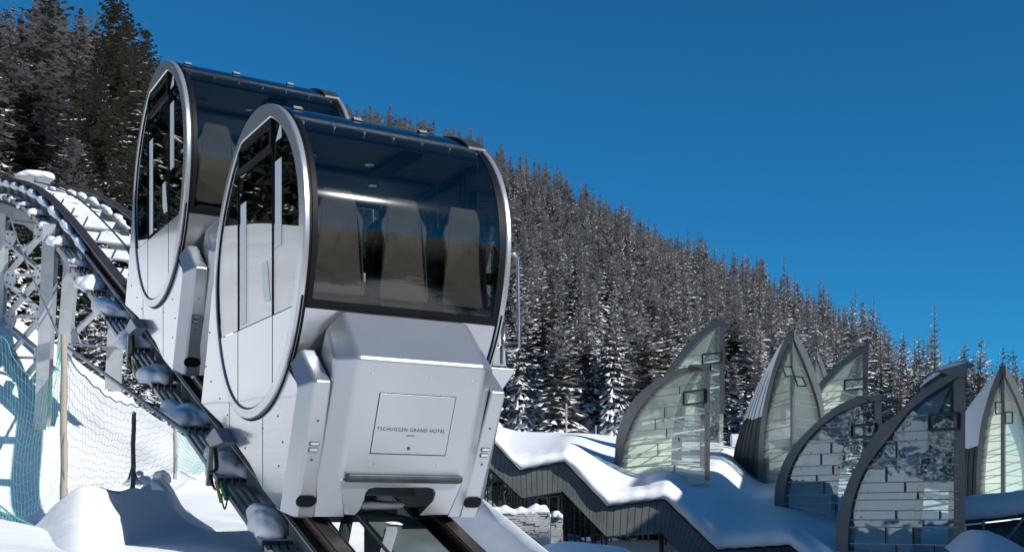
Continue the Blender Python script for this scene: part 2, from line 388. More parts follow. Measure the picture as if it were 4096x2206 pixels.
def make_cabin(label):
    root = empty('funicular_cabin', LW(0, 0, 0), label, 'funicular cabin', 'funicular cabins on the track', ROT)
    W_ = CW
    for side in (0, 1):
        fl = (lambda w: w) if side == 0 else (lambda w: W_ - w)
        # lens-shaped frame
        n = len(OUT); v = []
        for w in (fl(0), fl(.055)):
            v += [(w, *p) for p in OUT] + [(w, *p) for p in INN]
        f = []
        for i in range(n):
            j = (i + 1) % n
            f += [(i, j, n+j, n+i), (2*n+i, 3*n+i, 3*n+j, 2*n+j), (i, 2*n+i, 2*n+j, j), (n+i, n+j, 3*n+j, 3*n+i)]
        fr = mesh('arch_frame', v, f, 'arch_frame', root); smooth_by_angle(fr, 40)
        b = fr.modifiers.new('bevel', 'BEVEL'); b.width = .012; b.segments = 2; b.limit_method = 'ANGLE'; b.angle_limit = R(50)
        w0, w1 = sorted((fl(.022), fl(.034))); s0, s1 = sorted((fl(.016), fl(.034)))
        INNp = offset(INN, SG * .004); INNp[:, 1] = np.minimum(INNp[:, 1], -.13)
        zk = -1.835
        # fixed front and rear quarters
        for a, bq in ((-2, -.022), (.962, 3)):
            g = clip(INNp, a, bq, zk, 1); plate('side_window', g, w0, w1, 'side_glass', root)
            g = clip(INNp, a, bq, -4, zk - .012); plate('side_panel', g, s0, s1, 'silver_side', root)
        # sliding door with a hopper window above its pane
        d = plate('door', clip(INNp, -.008, .948, -4, zk - .012), s0, s1, 'silver_side', root)
        plate('door_window', clip(INNp, .02, .92, zk, -.40), w0, w1, 'side_glass', d)
        plate('hopper_window', clip(INNp, .05, .89, -.345, -.185), w0, w1, 'side_glass', d)
        hf = MB(); a0, a1 = sorted((fl(.006), fl(.04)))
        for za, zb in ((-.40, -.345), (-.185, -.13)): hf.box((a0, -.008, za), (a1, .948, zb))
        for ta, tb in ((-.008, .05), (.89, .948)): hf.box((a0, ta, -.345), (a1, tb, -.185))
        hf.build('hopper_frame', 'black_trim', d)
        b0, b1 = sorted((fl(.024), fl(.05)))
        for ta, tb in ((-.006, .018), (.924, .946)): st = MB(); st.box((b0, ta, zk), (b1, tb, -.40)); st.build('door_stile', 'black_trim', d)
        jt = MB(); rg_ = [(fl(.017), p[0], p[1]) for p in offset(INN, SG * .003)]; jt.tube(rg_ + rg_[:1], .0055, 5, caps=False)
        for tt in (-.015, .955): jt.box((a0 + .008, tt - .005, -2.55), (a1 - .004, tt + .005, -.14))
        kk = [i for i in range(n) if OUT[i, 1] < -1.75]; jt.tube([(fl(.034), *(OUT[i] + (OUT[i] - _C) * .006)) for i in kk], .008, 6)  # last tube is a shadow line modelled in black below the frame, no joint
        jt.build('panel_joint', 'black_trim', root)
        # pale flat stripes on the outer face of the side glass
        g0, g1 = sorted((fl(.019), fl(.0215)))
        gm = MB(); gm.box((g0, -.235, -1.27), (g1, -.075, -.53)); gm.prism([(-.235, -.20), (-.235, -.36), (-.09, -.36)], 0, g0, g1)
        gm.build('glass_stripe', 'interior_white', root)
        gm = MB(); gm.box((g0, .72, -1.80), (g1, .885, -.68)); gm.build('glass_stripe', 'interior_white', root)
        gm = MB(); gm.prism([(.27, -1.34), (.13, -1.34), (.05, -1.70), (.20, -1.69), (.26, -1.60)], 0, g0, g1); gm.build('armrest', 'interior_white', root)
        # black weather seal next to the frame
        q0, q1 = sorted((fl(.055), fl(.078)))
        slab('seal', curve_part(.03, -2.62, 'f', .014), q0, q1, .05, 'black_trim', root)
        slab('seal', curve_part(.03, -2.62, 'b', .014), q0, q1, .05, 'black_trim', root)
    wa, wb = .078, CW - .078
    tp = curve_part(.06, -.205, 'f', .006)
    slab('roof_panel', [p for p in reversed(curve_part(.06, -.40, 'b', .006))] + tp, wa, wb, .03, 'roof_glass', root)
    slab('roof_trim', curve_part(-.200, -.222, 'f', -.004), wa, wb, .03, 'brushed_steel', root)
    fw = slab('front_window', curve_part(-.224, -1.865, 'f', .010), wa, wb, .012, 'front_glass', root)
    for nm, za, zb, a, b in (('window_border', -.224, -1.865, wa, wa + .045), ('window_border', -.224, -1.865, wb - .045, wb), ('window_border', -1.80, -1.865, wa + .045, wb - .045)):
        slab(nm, curve_part(za, zb, 'f', .006), a, b, .003, 'black_trim', fw)
    slab('window_header', curve_part(-.224, -.335, 'f', .028), wa + .045, wb - .045, .03, 'interior_dark', fw)
    for k in range(7):
        w = .14 + k * .277; sc = MB(); sc.tube([(w, -.425, -.262), (w, -.455, -.275)], .006, 6); sc.build('screw', 'brushed_steel', fw)
    slab('rear_window', curve_part(-.42, -1.86, 'b', .010), wa, wb, .012, 'back_glass', root)
    slab('rear_rail', curve_part(-.86, -.98, 'b', .03), wa, wb, .03, 'interior_dark', root)
    slab('rear_skin', curve_part(-1.865, -1.99, 'b', .010), wa, wb, .03, 'silver_paint', root)
    slab('front_skin', curve_part(-1.870, -2.45, 'f', .008), wa, wb, .03, 'silver_paint', root)
    # interior
    m = MB(); m.box((.09, -.42, -.33), (CW - .09, 1.15, -.31)); ce = m.build('ceiling', 'ceiling', root)
    for w, t in ((.45, .15), (1.0, .15), (1.5, .15), (.55, .75), (1.3, .75)):
        m = MB(); m.tube([(w, t, -.33), (w, t, -.345)], .045, 16); m.build('ceiling_lamp', 'lamp_clear', ce)
    m = MB(); m.box((.09, .42, -.36), (CW - .09, .50, -.331)); m.box((1.1, -.35, -.358), (1.3, .42, -.331)); m.build('ceiling_bar', 'interior_dark', root)
    m = MB(); m.box((.06, -.58, -1.93), (CW - .06, 1.55, -1.90)); m.build('floor', 'interior_dark', root)
    m = MB()
    for w in (.06, CW - .085):
        for t in (-.01, .93): m.box((w, t - .03, -1.9), (w + .025, t + .03, -.13))
        m.box((w, -.3, -.36), (w + .025, 1.2, -.30))
    m.build('pillar', 'interior_dark', root)
    m = MB(); m.tube([(CW - .14, .35, -1.9), (CW - .14, .35, -.33)], .015, 8); m.tube([(.55, 1.25, -1.2), (.55, 1.25, -.62), (.60, 1.25, -.585), (.72, 1.25, -.585)], .012, 8)
    m.build('grab_pole', 'brushed_steel', root)
    for k, w in enumerate((.385, .985, 1.585)):
        sh = [(-.13,0),(-.12,.02),(.12,.02),(.14,0),(.155,-.06),(.175,-.14),(.215,-.20),(.222,-.26),(.20,-.40),(.215,-.62),(.235,-.82),(.22,-.875),(-.22,-.875),(-.235,-.82),(-.215,-.62),(-.20,-.40),(-.222,-.26),(-.21,-.20),(-.17,-.14),(-.15,-.06)]
        v, f = onface([(w + a, -.85 + b) for a, b in sh], lambda z: -.56 + .10 * (-.85 - z) * 0 + .05 * math.sin((z + .85) * 3), .0, .035)
        s = mesh('seat', v, f, 'seat_fabric', root)
        b = s.modifiers.new('bevel', 'BEVEL'); b.width = .014; b.segments = 3; b.limit_method = 'ANGLE'; b.angle_limit = R(50)
        sd = MB()
        for sg in (-1, 1):
            sd.prism([(w + sg*.225, -1.08), (w + sg*.19, -1.02), (w + sg*.19, -1.7), (w + sg*.235, -1.7)], 1, -.52, -.33)
        sd.box((w - .18, -.54, -1.70), (w + .18, -.50, -.9)); sd.box((w - .22, -.5, -1.72), (w + .22, -.05, -1.62)); sd.box((w - .2, -.58, -1.90), (w + .2, -.2, -1.745))
        sd.build('seat_shell', 'seat_side', s)
    # lower body
    fr = [p for p in curve_part(-1.90, -2.33, 'f', .02)]
    bk = [p for p in curve_part(-1.15, -1.90, 'b', .0)]
    full = [(fr[0][0] + .02, -1.905)] + fr[1:] + [(-.60, -2.50), (-.26, -3.535), (-.149, -3.536), (.303, -3.343), (.661, -3.104), (1.55, -2.672), (2.263, -2.41), (2.06, -1.9), (1.874, -1.33), (1.74, -1.15)] + bk + [(1.5, -1.905)]
    mid = [(fr[0][0] + .02, -1.905)] + fr[1:] + [(-.40, -2.75), (1.4, -2.55), (2.2, -2.3), (2.06, -1.905)]
    for a, b in ((.036, .34), (CW - .34, CW - .036)): plate('body_side', full, a, b, 'silver_side', root, .01)
    plate('body_centre', mid, .342, CW - .342, 'silver_paint', root)
    m = MB()
    for t, z in ((1.95, -1.72), (2.08, -2.05), (1.9, -2.22), (1.6, -2.42), (1.35, -2.6), (.78, -2.86), (.3, -2.8), (-.1, -2.72), (-.22, -2.95), (-.12, -3.15), (.8, -2.95)):
        m.tube([(.037, t, z), (.031, t, z)], .009, 8)
    m.build('rivet', 'dark_steel', root); 
    m = MB(); m.box((.0335, 1.28, -2.72), (.0365, 1.285, -2.3)); m.box((.0335, .30, -3.32), (.0365, .306, -2.69)); m.build('panel_joint', 'dark_steel', root)
    # protruding console
    c = CW / 2
    rows = []
    for z, tf, ti, tb, hw, ho in ((-2.30, -1.04, -.90, -.55, .585, .745), (-3.27, TF(-3.27), TF(-3.27) + .15, -.12, .585, .745), (-3.585, TF(-3.585), TF(-3.585) + .16, -.05, .50, .71)):
        rows.append([(c - ho, tb, z), (c - ho, ti, z), (c - hw, tf, z), (c + hw, tf, z), (c + ho, ti, z), (c + ho, tb, z)])
    top = [(c - .735, -.60, -2.20), (c - .715, -.655, -2.03), (c - .58, -.70, -1.885), (c + .58, -.70, -1.885), (c + .715, -.655, -2.03), (c + .735, -.60, -2.20)]
    R0 = [top] + rows; v = [p for r in R0 for p in r]
    f = []
    for i in range(3):
        for j in range(5):
            if i == 2 and j == 2: continue
            f.append((i*6+j, i*6+j+1, (i+1)*6+j+1, (i+1)*6+j))
    f += [(0, 6, 7, 1)] 
    f = [q for q in f if q != (0, 6, 7, 1)]
    hullbox('front_console', v, f, 'silver_face', root, .03)
    ar = [(c-.585, -3.275), (c-.585+.0, -3.275), (c+.585, -3.275), (c+.50, -3.57), (c+.22, -3.575), (c+.26, -3.52), (c+.325, -3.44), (c+.33, -3.38), (c+.30, -3.345), (c+.25, -3.335), (c-.25, -3.335), (c-.31, -3.35), (c-.335, -3.39), (c-.335, -3.44), (c-.36, -3.52), (c-.40, -3.575), (c-.50, -3.57)]
    v, f = onface(ar[1:], TF, 0, -.04); hullbox('apron', v, f, 'silver_paint', root, .008)
    m = MB(); hy = [(-3.235, .065), (-3.265, .075), (-3.292, .065), (-3.296, 0), (-3.22, 0)]
    k = len(m.v); pr = [(TF(z) - d, z) for z, d in hy]; m.prism(pr, 0, c - .54, c + .54); m.build('bumper_bar', 'dark_steel', root, bevel=.006)
    # access hatch with lettering
    zt, zb, hw = -2.568, -3.052, .352
    v, f = onface([(c-hw-.006, zt+.006), (c+hw+.006, zt+.006), (c+hw+.006, zb-.006), (c-hw-.006, zb-.006)], TF, .0025, -.01); mesh('hatch_gap', v, f, 'black_trim', root)
    v, f = onface([(c-hw, zt), (c+hw, zt), (c+hw, zb), (c-hw, zb)], TF, .006, -.01); ha = hullbox('access_hatch', v, f, 'silver_face', root, .003)
    for txt, sz, zz, wid in (('TSCHUGGEN GRAND HOTEL', .040, -2.865, .640), ('AROSA', .020, -2.905, .085)):
        cu = bpy.data.curves.new('lettering', 'FONT'); cu.body = txt; cu.size = sz; cu.align_x = 'CENTER'; cu.space_character = 1.22; cu.extrude = .0004; cu.offset = .0002
        to = bpy.data.objects.new('lettering', cu); COL.objects.link(to); bpy.context.view_layer.update()
        me = bpy.data.meshes.new_from_object(to); bpy.data.objects.remove(to); me.name = 'lettering'
        co_ = np.empty(len(me.vertices) * 3); me.vertices.foreach_get('co', co_); co_ = co_.reshape(-1, 3)
        s = wid / np.ptp(co_[:, 0]); x = (co_[:, 0] - (co_[:, 0].min() + co_[:, 0].max()) / 2) * s; z = zz + co_[:, 1] * min(1, s * 1.15)
        out = np.stack([c - .012 + x, -1.04 + .415 * (-2.30 - z) - .0075 - co_[:, 2], z], 1); me.vertices.foreach_set('co', out.ravel())
        me.materials.clear(); me.materials.append(MAT['ink']); o = bpy.data.objects.new('lettering', me); COL.objects.link(o); o.parent = ha
    v, f = onface(oblong(c - .01, -3.005, .014, .0139), TF, .012, 0); mesh('lock', v, f, 'dark_steel', ha)
    m = MB()
    for w, z in ((c-.45, -2.42), (c+.08, -2.42), (c-.30, -3.14), (c+.30, -3.14), (c+.48, -2.42)):
        a, b = onface(oblong(w, z, .010, .0099, 4), TF, .004, 0); m.add(a, b)
    m.build('screw', 'brushed_steel', root)
    # corner pods with marker lights and a coupling hole
    for s in (0, 1):
        fl = (lambda w: w) if s == 0 else (lambda w: CW - w)
        rr = [[(0.005, -.50, -2.32), (.085, -.53, -2.20), (.205, -.56, -2.20), (.235, -.5, -2.2)],
              [(0.0, -.68, -2.53), (.085, TP(-2.49), -2.49), (.225, TP(-2.49), -2.49), (.235, -.45, -2.49)],
              [(0.0, -.25, -3.54), (.11, TP(-3.60) + .01, -3.60), (.275, TP(-3.6) + .01, -3.60), (.285, .0, -3.60)],
              [(0.0, -.12, -3.5), (.11, -.12, -3.55), (.275, -.12, -3.55), (.285, .05, -3.55)]]
        v = [(fl(p[0]), p[1], p[2]) for r in rr for p in r]
        f = [(i*4+j, i*4+j+1, (i+1)*4+j+1, (i+1)*4+j) for i in range(3) for j in range(3)]
        pod = hullbox('corner_pod', v, f, 'silver_face', root, .022)
        wc = fl(.162)
        for z in (-2.985, -3.035):
            a, b = onface(oblong(wc - .0, z, .044, .015), TP, .006, -.01); rim = mesh('marker_light', a, b, 'dark_steel', pod)
            a, b = onface(oblong(wc - .0, z, .037, .010), TP, .011, 0); mesh('lens', a, b, 'lamp_clear', rim)
        a, b = onface(oblong(fl(.172), -3.455, .088, .048, 8), TP, .004, -.01); mesh('coupling_hole_dark', a, b, 'black_trim', pod)  # flat black oval standing in for the shade inside an opening
        m = MB()
        for z in (-2.80, -3.115): a, b = onface(oblong(wc, z, .009, .0089, 4), TP, .004, 0); m.add(a, b)
        m.build('screw', 'dark_steel', pod)
    # hinges and roof fin
    for w in (.21, .77, 1.42):
        m = MB(); m.box((w - .04, -.12, -.058), (w + .04, -.07, -.028)); m.tube([(w - .045, -.13, -.055), (w + .045, -.13, -.055)], .008, 8); m.build('roof_hinge', 'dark_steel', root, bevel=.008)
    m = MB()
    for i in range(8):
        a = i / 7; m.add([], [])
    pf = catmull([(-.40, -.235), (-.28, -.145), (-.12, -.07), (.10, .0)], 5)
    v = [(w, p[0], p[1] + dz + .02) for w in (1.74, 1.93) for p in pf for dz in (-.012, .016)]; n = len(pf)
    f = []
    for i in range(n - 1):
        a = 2*i; b = 2*n + 2*i
        f += [(a, a+2, b+2, b), (a+1, b+1, b+3, a+3), (a, a+1, a+3, a+2), (b, b+2, b+3, b+1)]
    f += [(0, 2*n, 2*n+1, 1), (2*n-2, 2*n-1, 4*n-1, 4*n-2)]
    hullbox('roof_fin', v, f, 'dark_steel', root, .006)
    # entrance step and handrail on the far side
    t = .10
    q = lambda x, y: inv(1500 + .5047 * x, 1150 + .5047 * y, t=t)
    m = MB(); pts = [inv(1400 + .5047*1270, 450 + .5047*1115, t=t), inv(1400+.5047*1305, 450+.5047*1117, t=t), inv(1400+.5047*1328, 450+.5047*1150, t=t), q(1137, 200), q(1143, 470), q(1125, 495), q(1025, 496)]
    m.tube(pts, .017, 10); m.tube([q(1020, 290), q(1018, 585)], .019, 10); m.build('handrail', 'brushed_steel', root, smooth=True)
    g = lambda pts, t0, t1: ([(p[0], tt, p[2]) for tt in (t0, t1) for p in pts])
    def ext(name, px, t0, t1, mat, bev=.006):
        pts = [q(*p) for p in px]; n = len(pts); v = g(pts, t0, t1)
        f = [tuple(range(n)), tuple(range(2*n-1, n-1, -1))] + [(i, n+i, n+(i+1) % n, (i+1) % n) for i in range(n)]
        return hullbox(name, v, f, mat, root, bev)
    ext('step_box', [(900, 625), (1105, 640), (1108, 668), (1060, 740), (1000, 825), (985, 800), (895, 660)], t, t + .5, 'silver_face', .01)
    ext('step_post', [(955, 480), (1035, 440), (1050, 620), (940, 615)], t + .02, t + .12, 'silver_paint')
    ext('door_edge', [(1025, 300), (1052, 335), (1058, 600), (1035, 600)], t + .13, t + .5, 'galvanised')
    # running gear below
    m = MB()
    m.box((.45, -.15, -3.02), (1.5, 1.2, -2.74)); m.box((.36, -.2, -3.5), (.44, .75, -2.74)); m.box((1.5, -.2, -3.5), (1.58, .75, -2.74))
    m.beam((.25, .35, -3.42), (.42, .35, -3.42), .2, .2); m.tube([(.33, .1, -3.52), (.42, .1, -3.52)], .13, 20); m.tube([(1.53, .1, -3.52), (1.62, .1, -3.52)], .13, 20)
    m.box((.7, -.3, -3.4), (1.25, -.1, -3.02))
    m.build('running_gear', 'dark_steel', root, bevel=.01)
    # current collector hanging beside the power rails
    m = MB(); m.prism([(T_[0], T_[1]) for T_ in CH], 0, -.10, .04); m.build('collector_housing', 'galvanised', root, bevel=.01)
    aT, aB, cb, s1, s2, lp = CA
    ac = MB(); ac.beam((-.06, *aT), (-.06, *aB), .045, .05); ac.build('collector_arm', 'galvanised', root)
    hm = MB()
    for dx in (0, .02): hm.tube([Vector(p) for p in catmull([(-.05 + dx, aT[0] - .05, aT[1] + .05), (-.04 + dx, aT[0] - .08, aT[1] - .2), (-.06 + dx, aB[0] - .04, aB[1] + .12), (-.05, cb[0], cb[1]), (-.03, s1[0], s1[1])], 5)], .011, 6)
    hm.tube([Vector(p) for p in catmull([(-.05, s1[0], s1[1] - .1), (-.05, lp[0] + .08, lp[1] + .08), (-.05, *lp), (-.05, lp[0] - .08, lp[1] + .08), (-.05, s2[0], s2[1] + .05)], 5)], .008, 6)
    hm.build('cable', 'rubber', root, smooth=True)
    m = MB(); m.beam((-.05, *s1), (-.05, *s2), .04, .055); m.build('contact_shoe', 'green_plastic', root)
    for q in (0, .05): m = MB(); m.beam((-.09, s1[0] + .03 + q, s1[1] + .02), (-.09, s2[0] + .03 + q, s2[1] - .04), .014, .016); m.build('spring_arm', 'yellow_plastic', root)
    return root
def copy_tree(o, parent=None):
    c = o.copy(); COL.objects.link(c); c.parent = parent
    for ch in list(o.children): copy_tree(ch, c)
    return c
cab = make_cabin('front silver funicular cabin lettered hotel hatch, lower and nearer of the two')
cab2 = copy_tree(cab); cab2['label'] = 'rear silver funicular cabin higher up the track, partly hidden behind the front one'
cab2.location = LW(*OFF)

# ------------------------------------------------------------------ track
ZT = [(-6, -3.5 - .4474*6), (0, -3.5), (8.7, .39), (10.98, 1.42), (13.47, 2.46), (15.7, 3.24), (18.4, 4.04), (21.7, 4.92), (26, 5.9), (34, 7.4)]
_zt = catmull(ZT, 8)
def zt(t): return float(np.interp(t, [p[0] for p in _zt], [p[1] for p in _zt]))
TS = [-3.2, -1.5, 0, 2, 4, 6, 8] + [9 + .8 * k for k in range(24)]
track = empty('funicular_track', LW(.975, 0, -3.5), 'galvanised steel twin girder track arching up to the left under both cabins', 'railway track', rot=ROT)
TO = Vector((.975, 0, -3.5))
def tl(w, t, z): return (w - .975, t, z + 3.5)
def sweep(m, w0, w1, top, bot, ts=TS, mi=0):
    k = len(m.v)
    for t in ts:
        for w, dz in ((w0, top), (w1, top), (w1, bot), (w0, bot)): m.v.append(tl(w, t, zt(t) + dz))
    for i in range(len(ts) - 1):
        for j in range(4): a = k + i*4 + j; b = k + i*4 + (j+1) % 4; m.f.append((a, b, b + 4, a + 4)); m.m.append(mi)
    m.f += [(k, k+1, k+2, k+3), tuple(k + (len(ts)-1)*4 + j for j in (3, 2, 1, 0))]; m.m += [mi, mi]
for c in (.35, 1.60):
    m = MB(); sweep(m, c - .075, c + .075, -.012, -.045); sweep(m, c - .02, c + .02, -.045, -.17); sweep(m, c - .10, c + .10, -.17, -.195)
    sweep(m, c - .062, c + .062, 0.0, -.012); m.build('rail', 'rail_steel', track)
    m = MB(); sweep(m, c - .11, c + .11, -.197, -.22); sweep(m, c - .012, c + .012, -.22, -.62); sweep(m, c - .12, c + .12, -.62, -.65)
    for k in range(18):
        t = .2 + 1.21 * k
        for sg in (-1, 1): m.box(tl(c + sg*.012, t, zt(t) - .60) if sg > 0 else tl(c - .10, t, zt(t) - .60), tl(c + .10, t + .012, zt(t) - .23) if sg > 0 else tl(c - .012, t + .012, zt(t) - .23))
    m.build('girder', 'galvanised', track)
    m = MB(); tsb = [x for x in TS if x > 10.5]; sweep(m, c - .10, c + .10, -.66, -.90, tsb); m.build('box_chord', 'galvanised', track)
for k in range(27):
    t = -1.9 + 1.21 * k
    if -2.2 < t < .5: continue
    m = MB(); z = zt(t); m.beam(tl(.55, t, z - .30), tl(1.42, t, z - .30), .16, .14); m.build('cross_beam', 'galvanised_light', track)
m = MB(); ts2 = [-3.2, -2, -1, -.12]; sweep(m, .84, 1.36, -.05, -.42, ts2); m.build('centre_beam', 'green_steel', track, bevel=.01)
m = MB(); m.add([tl(.84, -.12, zt(-.12) - .05), tl(1.36, -.12, zt(-.12) - .05), tl(1.10, .18, zt(.18) - .10), tl(.86, .10, zt(.1) - .1)], [(0, 1, 2, 3)]); m.build('centre_plate', 'green_steel', track)
m = MB(); m.tube([tl(.70, t, zt(t) + .03) for t in (-3, -1, 0, 2, 4, 8)] + [tl(.9, t, zt(t) - .02) for t in TS[8:]], .016, 6); m.build('haul_cable', 'dark_steel', track)
m = MB(); m.tube([tl(.52, t, zt(t) - .1) for t in (-3, 0, 2)], .012, 6); m.build('haul_cable', 'dark_steel', track)
# sheave, bracing under the lower end
m = MB(); y = -.85; m.tube([tl(.66, y, zt(y) - .22), tl(.74, y, zt(y) - .22)], .20, 24); m.tube([tl(.63, y, zt(y) - .22), tl(.66, y, zt(y) - .22)], .07, 16); m.build('sheave', 'galvanised', track, bevel=.01)
m = MB(); m.beam(tl(.5, -1.15, zt(-1.15) - .12), tl(1.0, -.35, zt(-.35) - .05), .09, .07); m.build('brace', 'galvanised_light', track)
m = MB(); m.tube([tl(.45, -.5, zt(-.5) - .16), tl(.85, .25, zt(.25) - .1)], .055, 12); m.beam(tl(.6, -2.2, zt(-2.2) - .3), tl(.95, -1.5, zt(-1.5) - .3), .12, .1); m.build('brace', 'dark_steel', track)
# power rails on combs
BZ_ = -.42
for k, w in enumerate((.03, .105, .18, .255)):
    m = MB(); sweep(m, w - .020, w + .020, BZ_, BZ_ - .05); m.build('power_rail', 'galvanised' , track)
BR = [.22 + 1.33 * k for k in range(-1, 14)]
for t in BR:
    m = MB(); z = zt(t) + BZ_
    m.beam(tl(-.01, t, z + .03), tl(.345, t, z + .03), .035, .02); m.box(tl(.30, t - .02, z - .10), tl(.335, t + .25, z + .02)); m.build('bracket', 'galvanised', track)
    for w in (.03, .105, .18, .255): m = MB(); m.box(tl(w - .028, t - .03, z - .07), tl(w + .028, t + .02, z + .022)); m.build('insulator', 'rubber', track)
# trestle
def member(name, a, b, w, h, mat='galvanised_light', up=(1, 0, 0)):
    m = MB(); m.beam(tl(*a), tl(*b), w, h, up); return m.build(name, mat, tre)
tre = empty('steel_trestle', LW(.975, 12, -1.3), 'pale galvanised trestle with bolted cross braces holding up the left part of track', 'trestle', rot=ROT)
_tl = tl
def tl(w, t, z): return (w - .975, t - 12, z + 1.3)
def hcol(name, a, b, wd, dp, mat='galvanised_light'):
    m = MB(); A, B = Vector(tl(*a)), Vector(tl(*b))
    for s in (-1, 1): m.beam(A + Vector((0, s*dp/2, 0)), B + Vector((0, s*dp/2, 0)), .018, wd, (1, 0, 0))
    m.beam(A, B, dp, .014, (1, 0, 0)); return m.build(name, mat, tre)
def wt(u, v, w): p = inv(u, v, w=w); return (w, p[1], p[2])
def cw(m_a, m_b, w, half, name='column'):
    # flat wide face turned to the viewer: box column with flanges
    a = Vector(tl(*wt(*m_a, w))); b = Vector(tl(*wt(*m_b, w))); m = MB()
    m.beam(a, b, .22, half * 2, (1, 0, 0)) if False else None
    side = Vector((.93, -.36, 0)).normalized(); dp = Vector((side.y, -side.x, 0))
    for s in (-1, 1):
        vs = [c + side * x + dp * (s * .16 + y) for c in (a, b) for x, y in ((-half, -.012), (half, -.012), (half, .012), (-half, .012))]
        m.add(vs, [(0,3,2,1),(4,5,6,7),(0,1,5,4),(1,2,6,5),(2,3,7,6),(3,0,4,7)])
    vs = [c + side * x + dp * y for c in (a, b) for x, y in ((-.01, -.16), (.01, -.16), (.01, .16), (-.01, .16))]
    m.add(vs, [(0,3,2,1),(4,5,6,7),(0,1,5,4),(1,2,6,5),(2,3,7,6),(3,0,4,7)])
    return m.build(name, 'galvanised_light', tre)
cw((206, 905), (168, 1720), .1, .105)
cw((8, 860), (-16, 1640), .1, .12)
cw((290, 1000), (256, 1440), 1.3, .13)
cw((470, 1180), (452, 1560), 1.3, .12)
# cross braces between the two near columns
def px_plate(name, pts, w, th=.02, mat='galvanised_light'):
    v = [Vector(tl(*wt(u, vv, w))) for u, vv in pts]; n = len(v); v2 = [p + Vector((th, 0, 0)) for p in v]
    f = [tuple(range(n)), tuple(range(2*n-1, n-1, -1))] + [(i, n+i, n+(i+1) % n, (i+1) % n) for i in range(n)]
    return mesh(name, v + v2, f, mat, tre)
def strut(a, b, w=.1, th=.11, name='brace', mat='galvanised_light'):
    m = MB(); m.beam(tl(*wt(*a, w)), tl(*wt(*b, w)), .05, th, (1, 0, 0)); return m.build(name, mat, tre)
for k in range(4):
    yl = 1115 + 164 * k - 164; yr = 1080 + 164 * k - 164
    if k > 0: strut((28, yl - 15), (148, yr + 22), .12)
    if k < 3: strut((28, yl + 15), (150, yr + 164 - 10), .14)
    strut((25, yl + 164 - 12), (160, yr + 30), .20)
    pr = px_plate('gusset_plate', [(140, yr - 18), (166, yr - 26), (172, yr - 26), (172, yr + 42), (134, yr + 42), (134, yr + 10)], .05)
    pq = px_plate('gusset_plate', [(22, yl - 30), (62, yl - 27), (62, yl + 5), (50, yl + 32), (20, yl + 34)], .05)
    m = MB()
    for u, v in ((152, yr - 8), (163, yr + 4), (140, yr + 30), (155, yr + 30)):
        p = Vector(tl(*wt(u, v, .045))); m.tube([p, p - Vector((.03, 0, 0))], .022, 6)
    for u, v in ((33, yl - 16), (52, yl - 14), (28, yl + 14), (42, yl + 22)):
        p = Vector(tl(*wt(u, v, .045))); m.tube([p, p - Vector((.03, 0, 0))], .022, 6)
    m.build('bolt', 'galvanised', tre)
strut((-10, 877), (175, 905), .3, .22, 'cross_girder', 'galvanised')
strut((285, 1376), (500, 1394), 1.2, .13, 'tie_beam')
strut((293, 1335), (412, 1222), 1.25, .12, 'brace'); strut((480, 1390), (520, 1330), 1.25, .12, 'brace')
px_plate('gusset_plate', [(285, 1310), (300, 1312), (320, 1368), (285, 1372)], 1.15)
strut((165, 950), (62, 1018), .5, .12, 'brace')
m = MB(); pts = [(36, 855), (64, 945), (120, 1085), (180, 1215), (232, 1334)]
m.tube([tl(*wt(u, v, -.35)) for u, v in pts], .018, 6); m.build('guy_rod', 'galvanised', tre)
tl = _tl
m = MB(); a = LW(*wt(748, 1731, -.28)); b = P(270, 1388, 21.5)
m.tube([Vector((0, 0, 0)), b - a], .026, 8)
o = m.build('support_pipe', 'galvanised', smooth=True); o.location = a; tag(o, 'long thin grey pipe slanting from the snow slope down to the power rails', 'pipe')

# ------------------------------------------------------------------ snow clumps
def blob(name, size, seed, loc, label, cat='snow', group=None, rot=0, sub=4, flat=.35, parent=None, tilt=0):
    bm = bmesh.new(); bmesh.ops.create_icosphere(bm, subdivisions=sub, radius=1)
    rs = np.random.default_rng(seed); ph = rs.uniform(0, 6, 12)
    lob = [((0, 0, 0), .66)] + [((rs.uniform(-.6, .6), rs.uniform(-.7, .7), rs.uniform(-.3, .2)), rs.uniform(.36, .56)) for _ in range(7)]
    for v in bm.verts:
        x, y, z = v.co; acc = 0
        for (cx_, cy_, cz_), rr in lob:
            dc = x*cx_ + y*cy_ + z*cz_; q = dc*dc - (cx_*cx_ + cy_*cy_ + cz_*cz_) + rr*rr
            if q > 0: acc += max(0, dc + math.sqrt(q)) ** 14
        d = acc ** (1/14) if acc > 0 else .6
        d *= 1 + .06*math.sin(2.3*x+ph[0])*math.cos(2.1*y+ph[1]) + .04*math.sin(6.5*y+5*x+ph[3])
        d *= 1 + .03*math.sin(9*x+5.3*z+ph[6])*math.sin(8*y+ph[7]) + .02*math.sin(19*x+ph[8])*math.sin(17*z+16*y+ph[9]) + .10*max(0, -z)*math.sin(9*math.atan2(y, x)+ph[10])
        if z < -flat: z = -flat + (z + flat) * .12
        v.co = Vector((x*d*size[0], y*d*size[1], (z*d + flat)*size[2]))
    me = bpy.data.meshes.new(name); bm.to_mesh(me); bm.free(); me.materials.append(MAT['snow_clump'])
    me.polygons.foreach_set('use_smooth', [True]*len(me.polygons))
    o = bpy.data.objects.new(name, me); COL.objects.link(o); o.location = loc; o.rotation_euler = (tilt, 0, rot)
    if label: tag(o, label, cat, group)
    return o
WORDS = ['lowest', 'second', 'third', 'fourth', 'fifth', 'sixth', 'seventh', 'eighth', 'ninth', 'tenth', 'eleventh', 'twelfth', 'thirteenth', 'fourteenth', 'fifteenth', 'sixteenth', 'topmost']
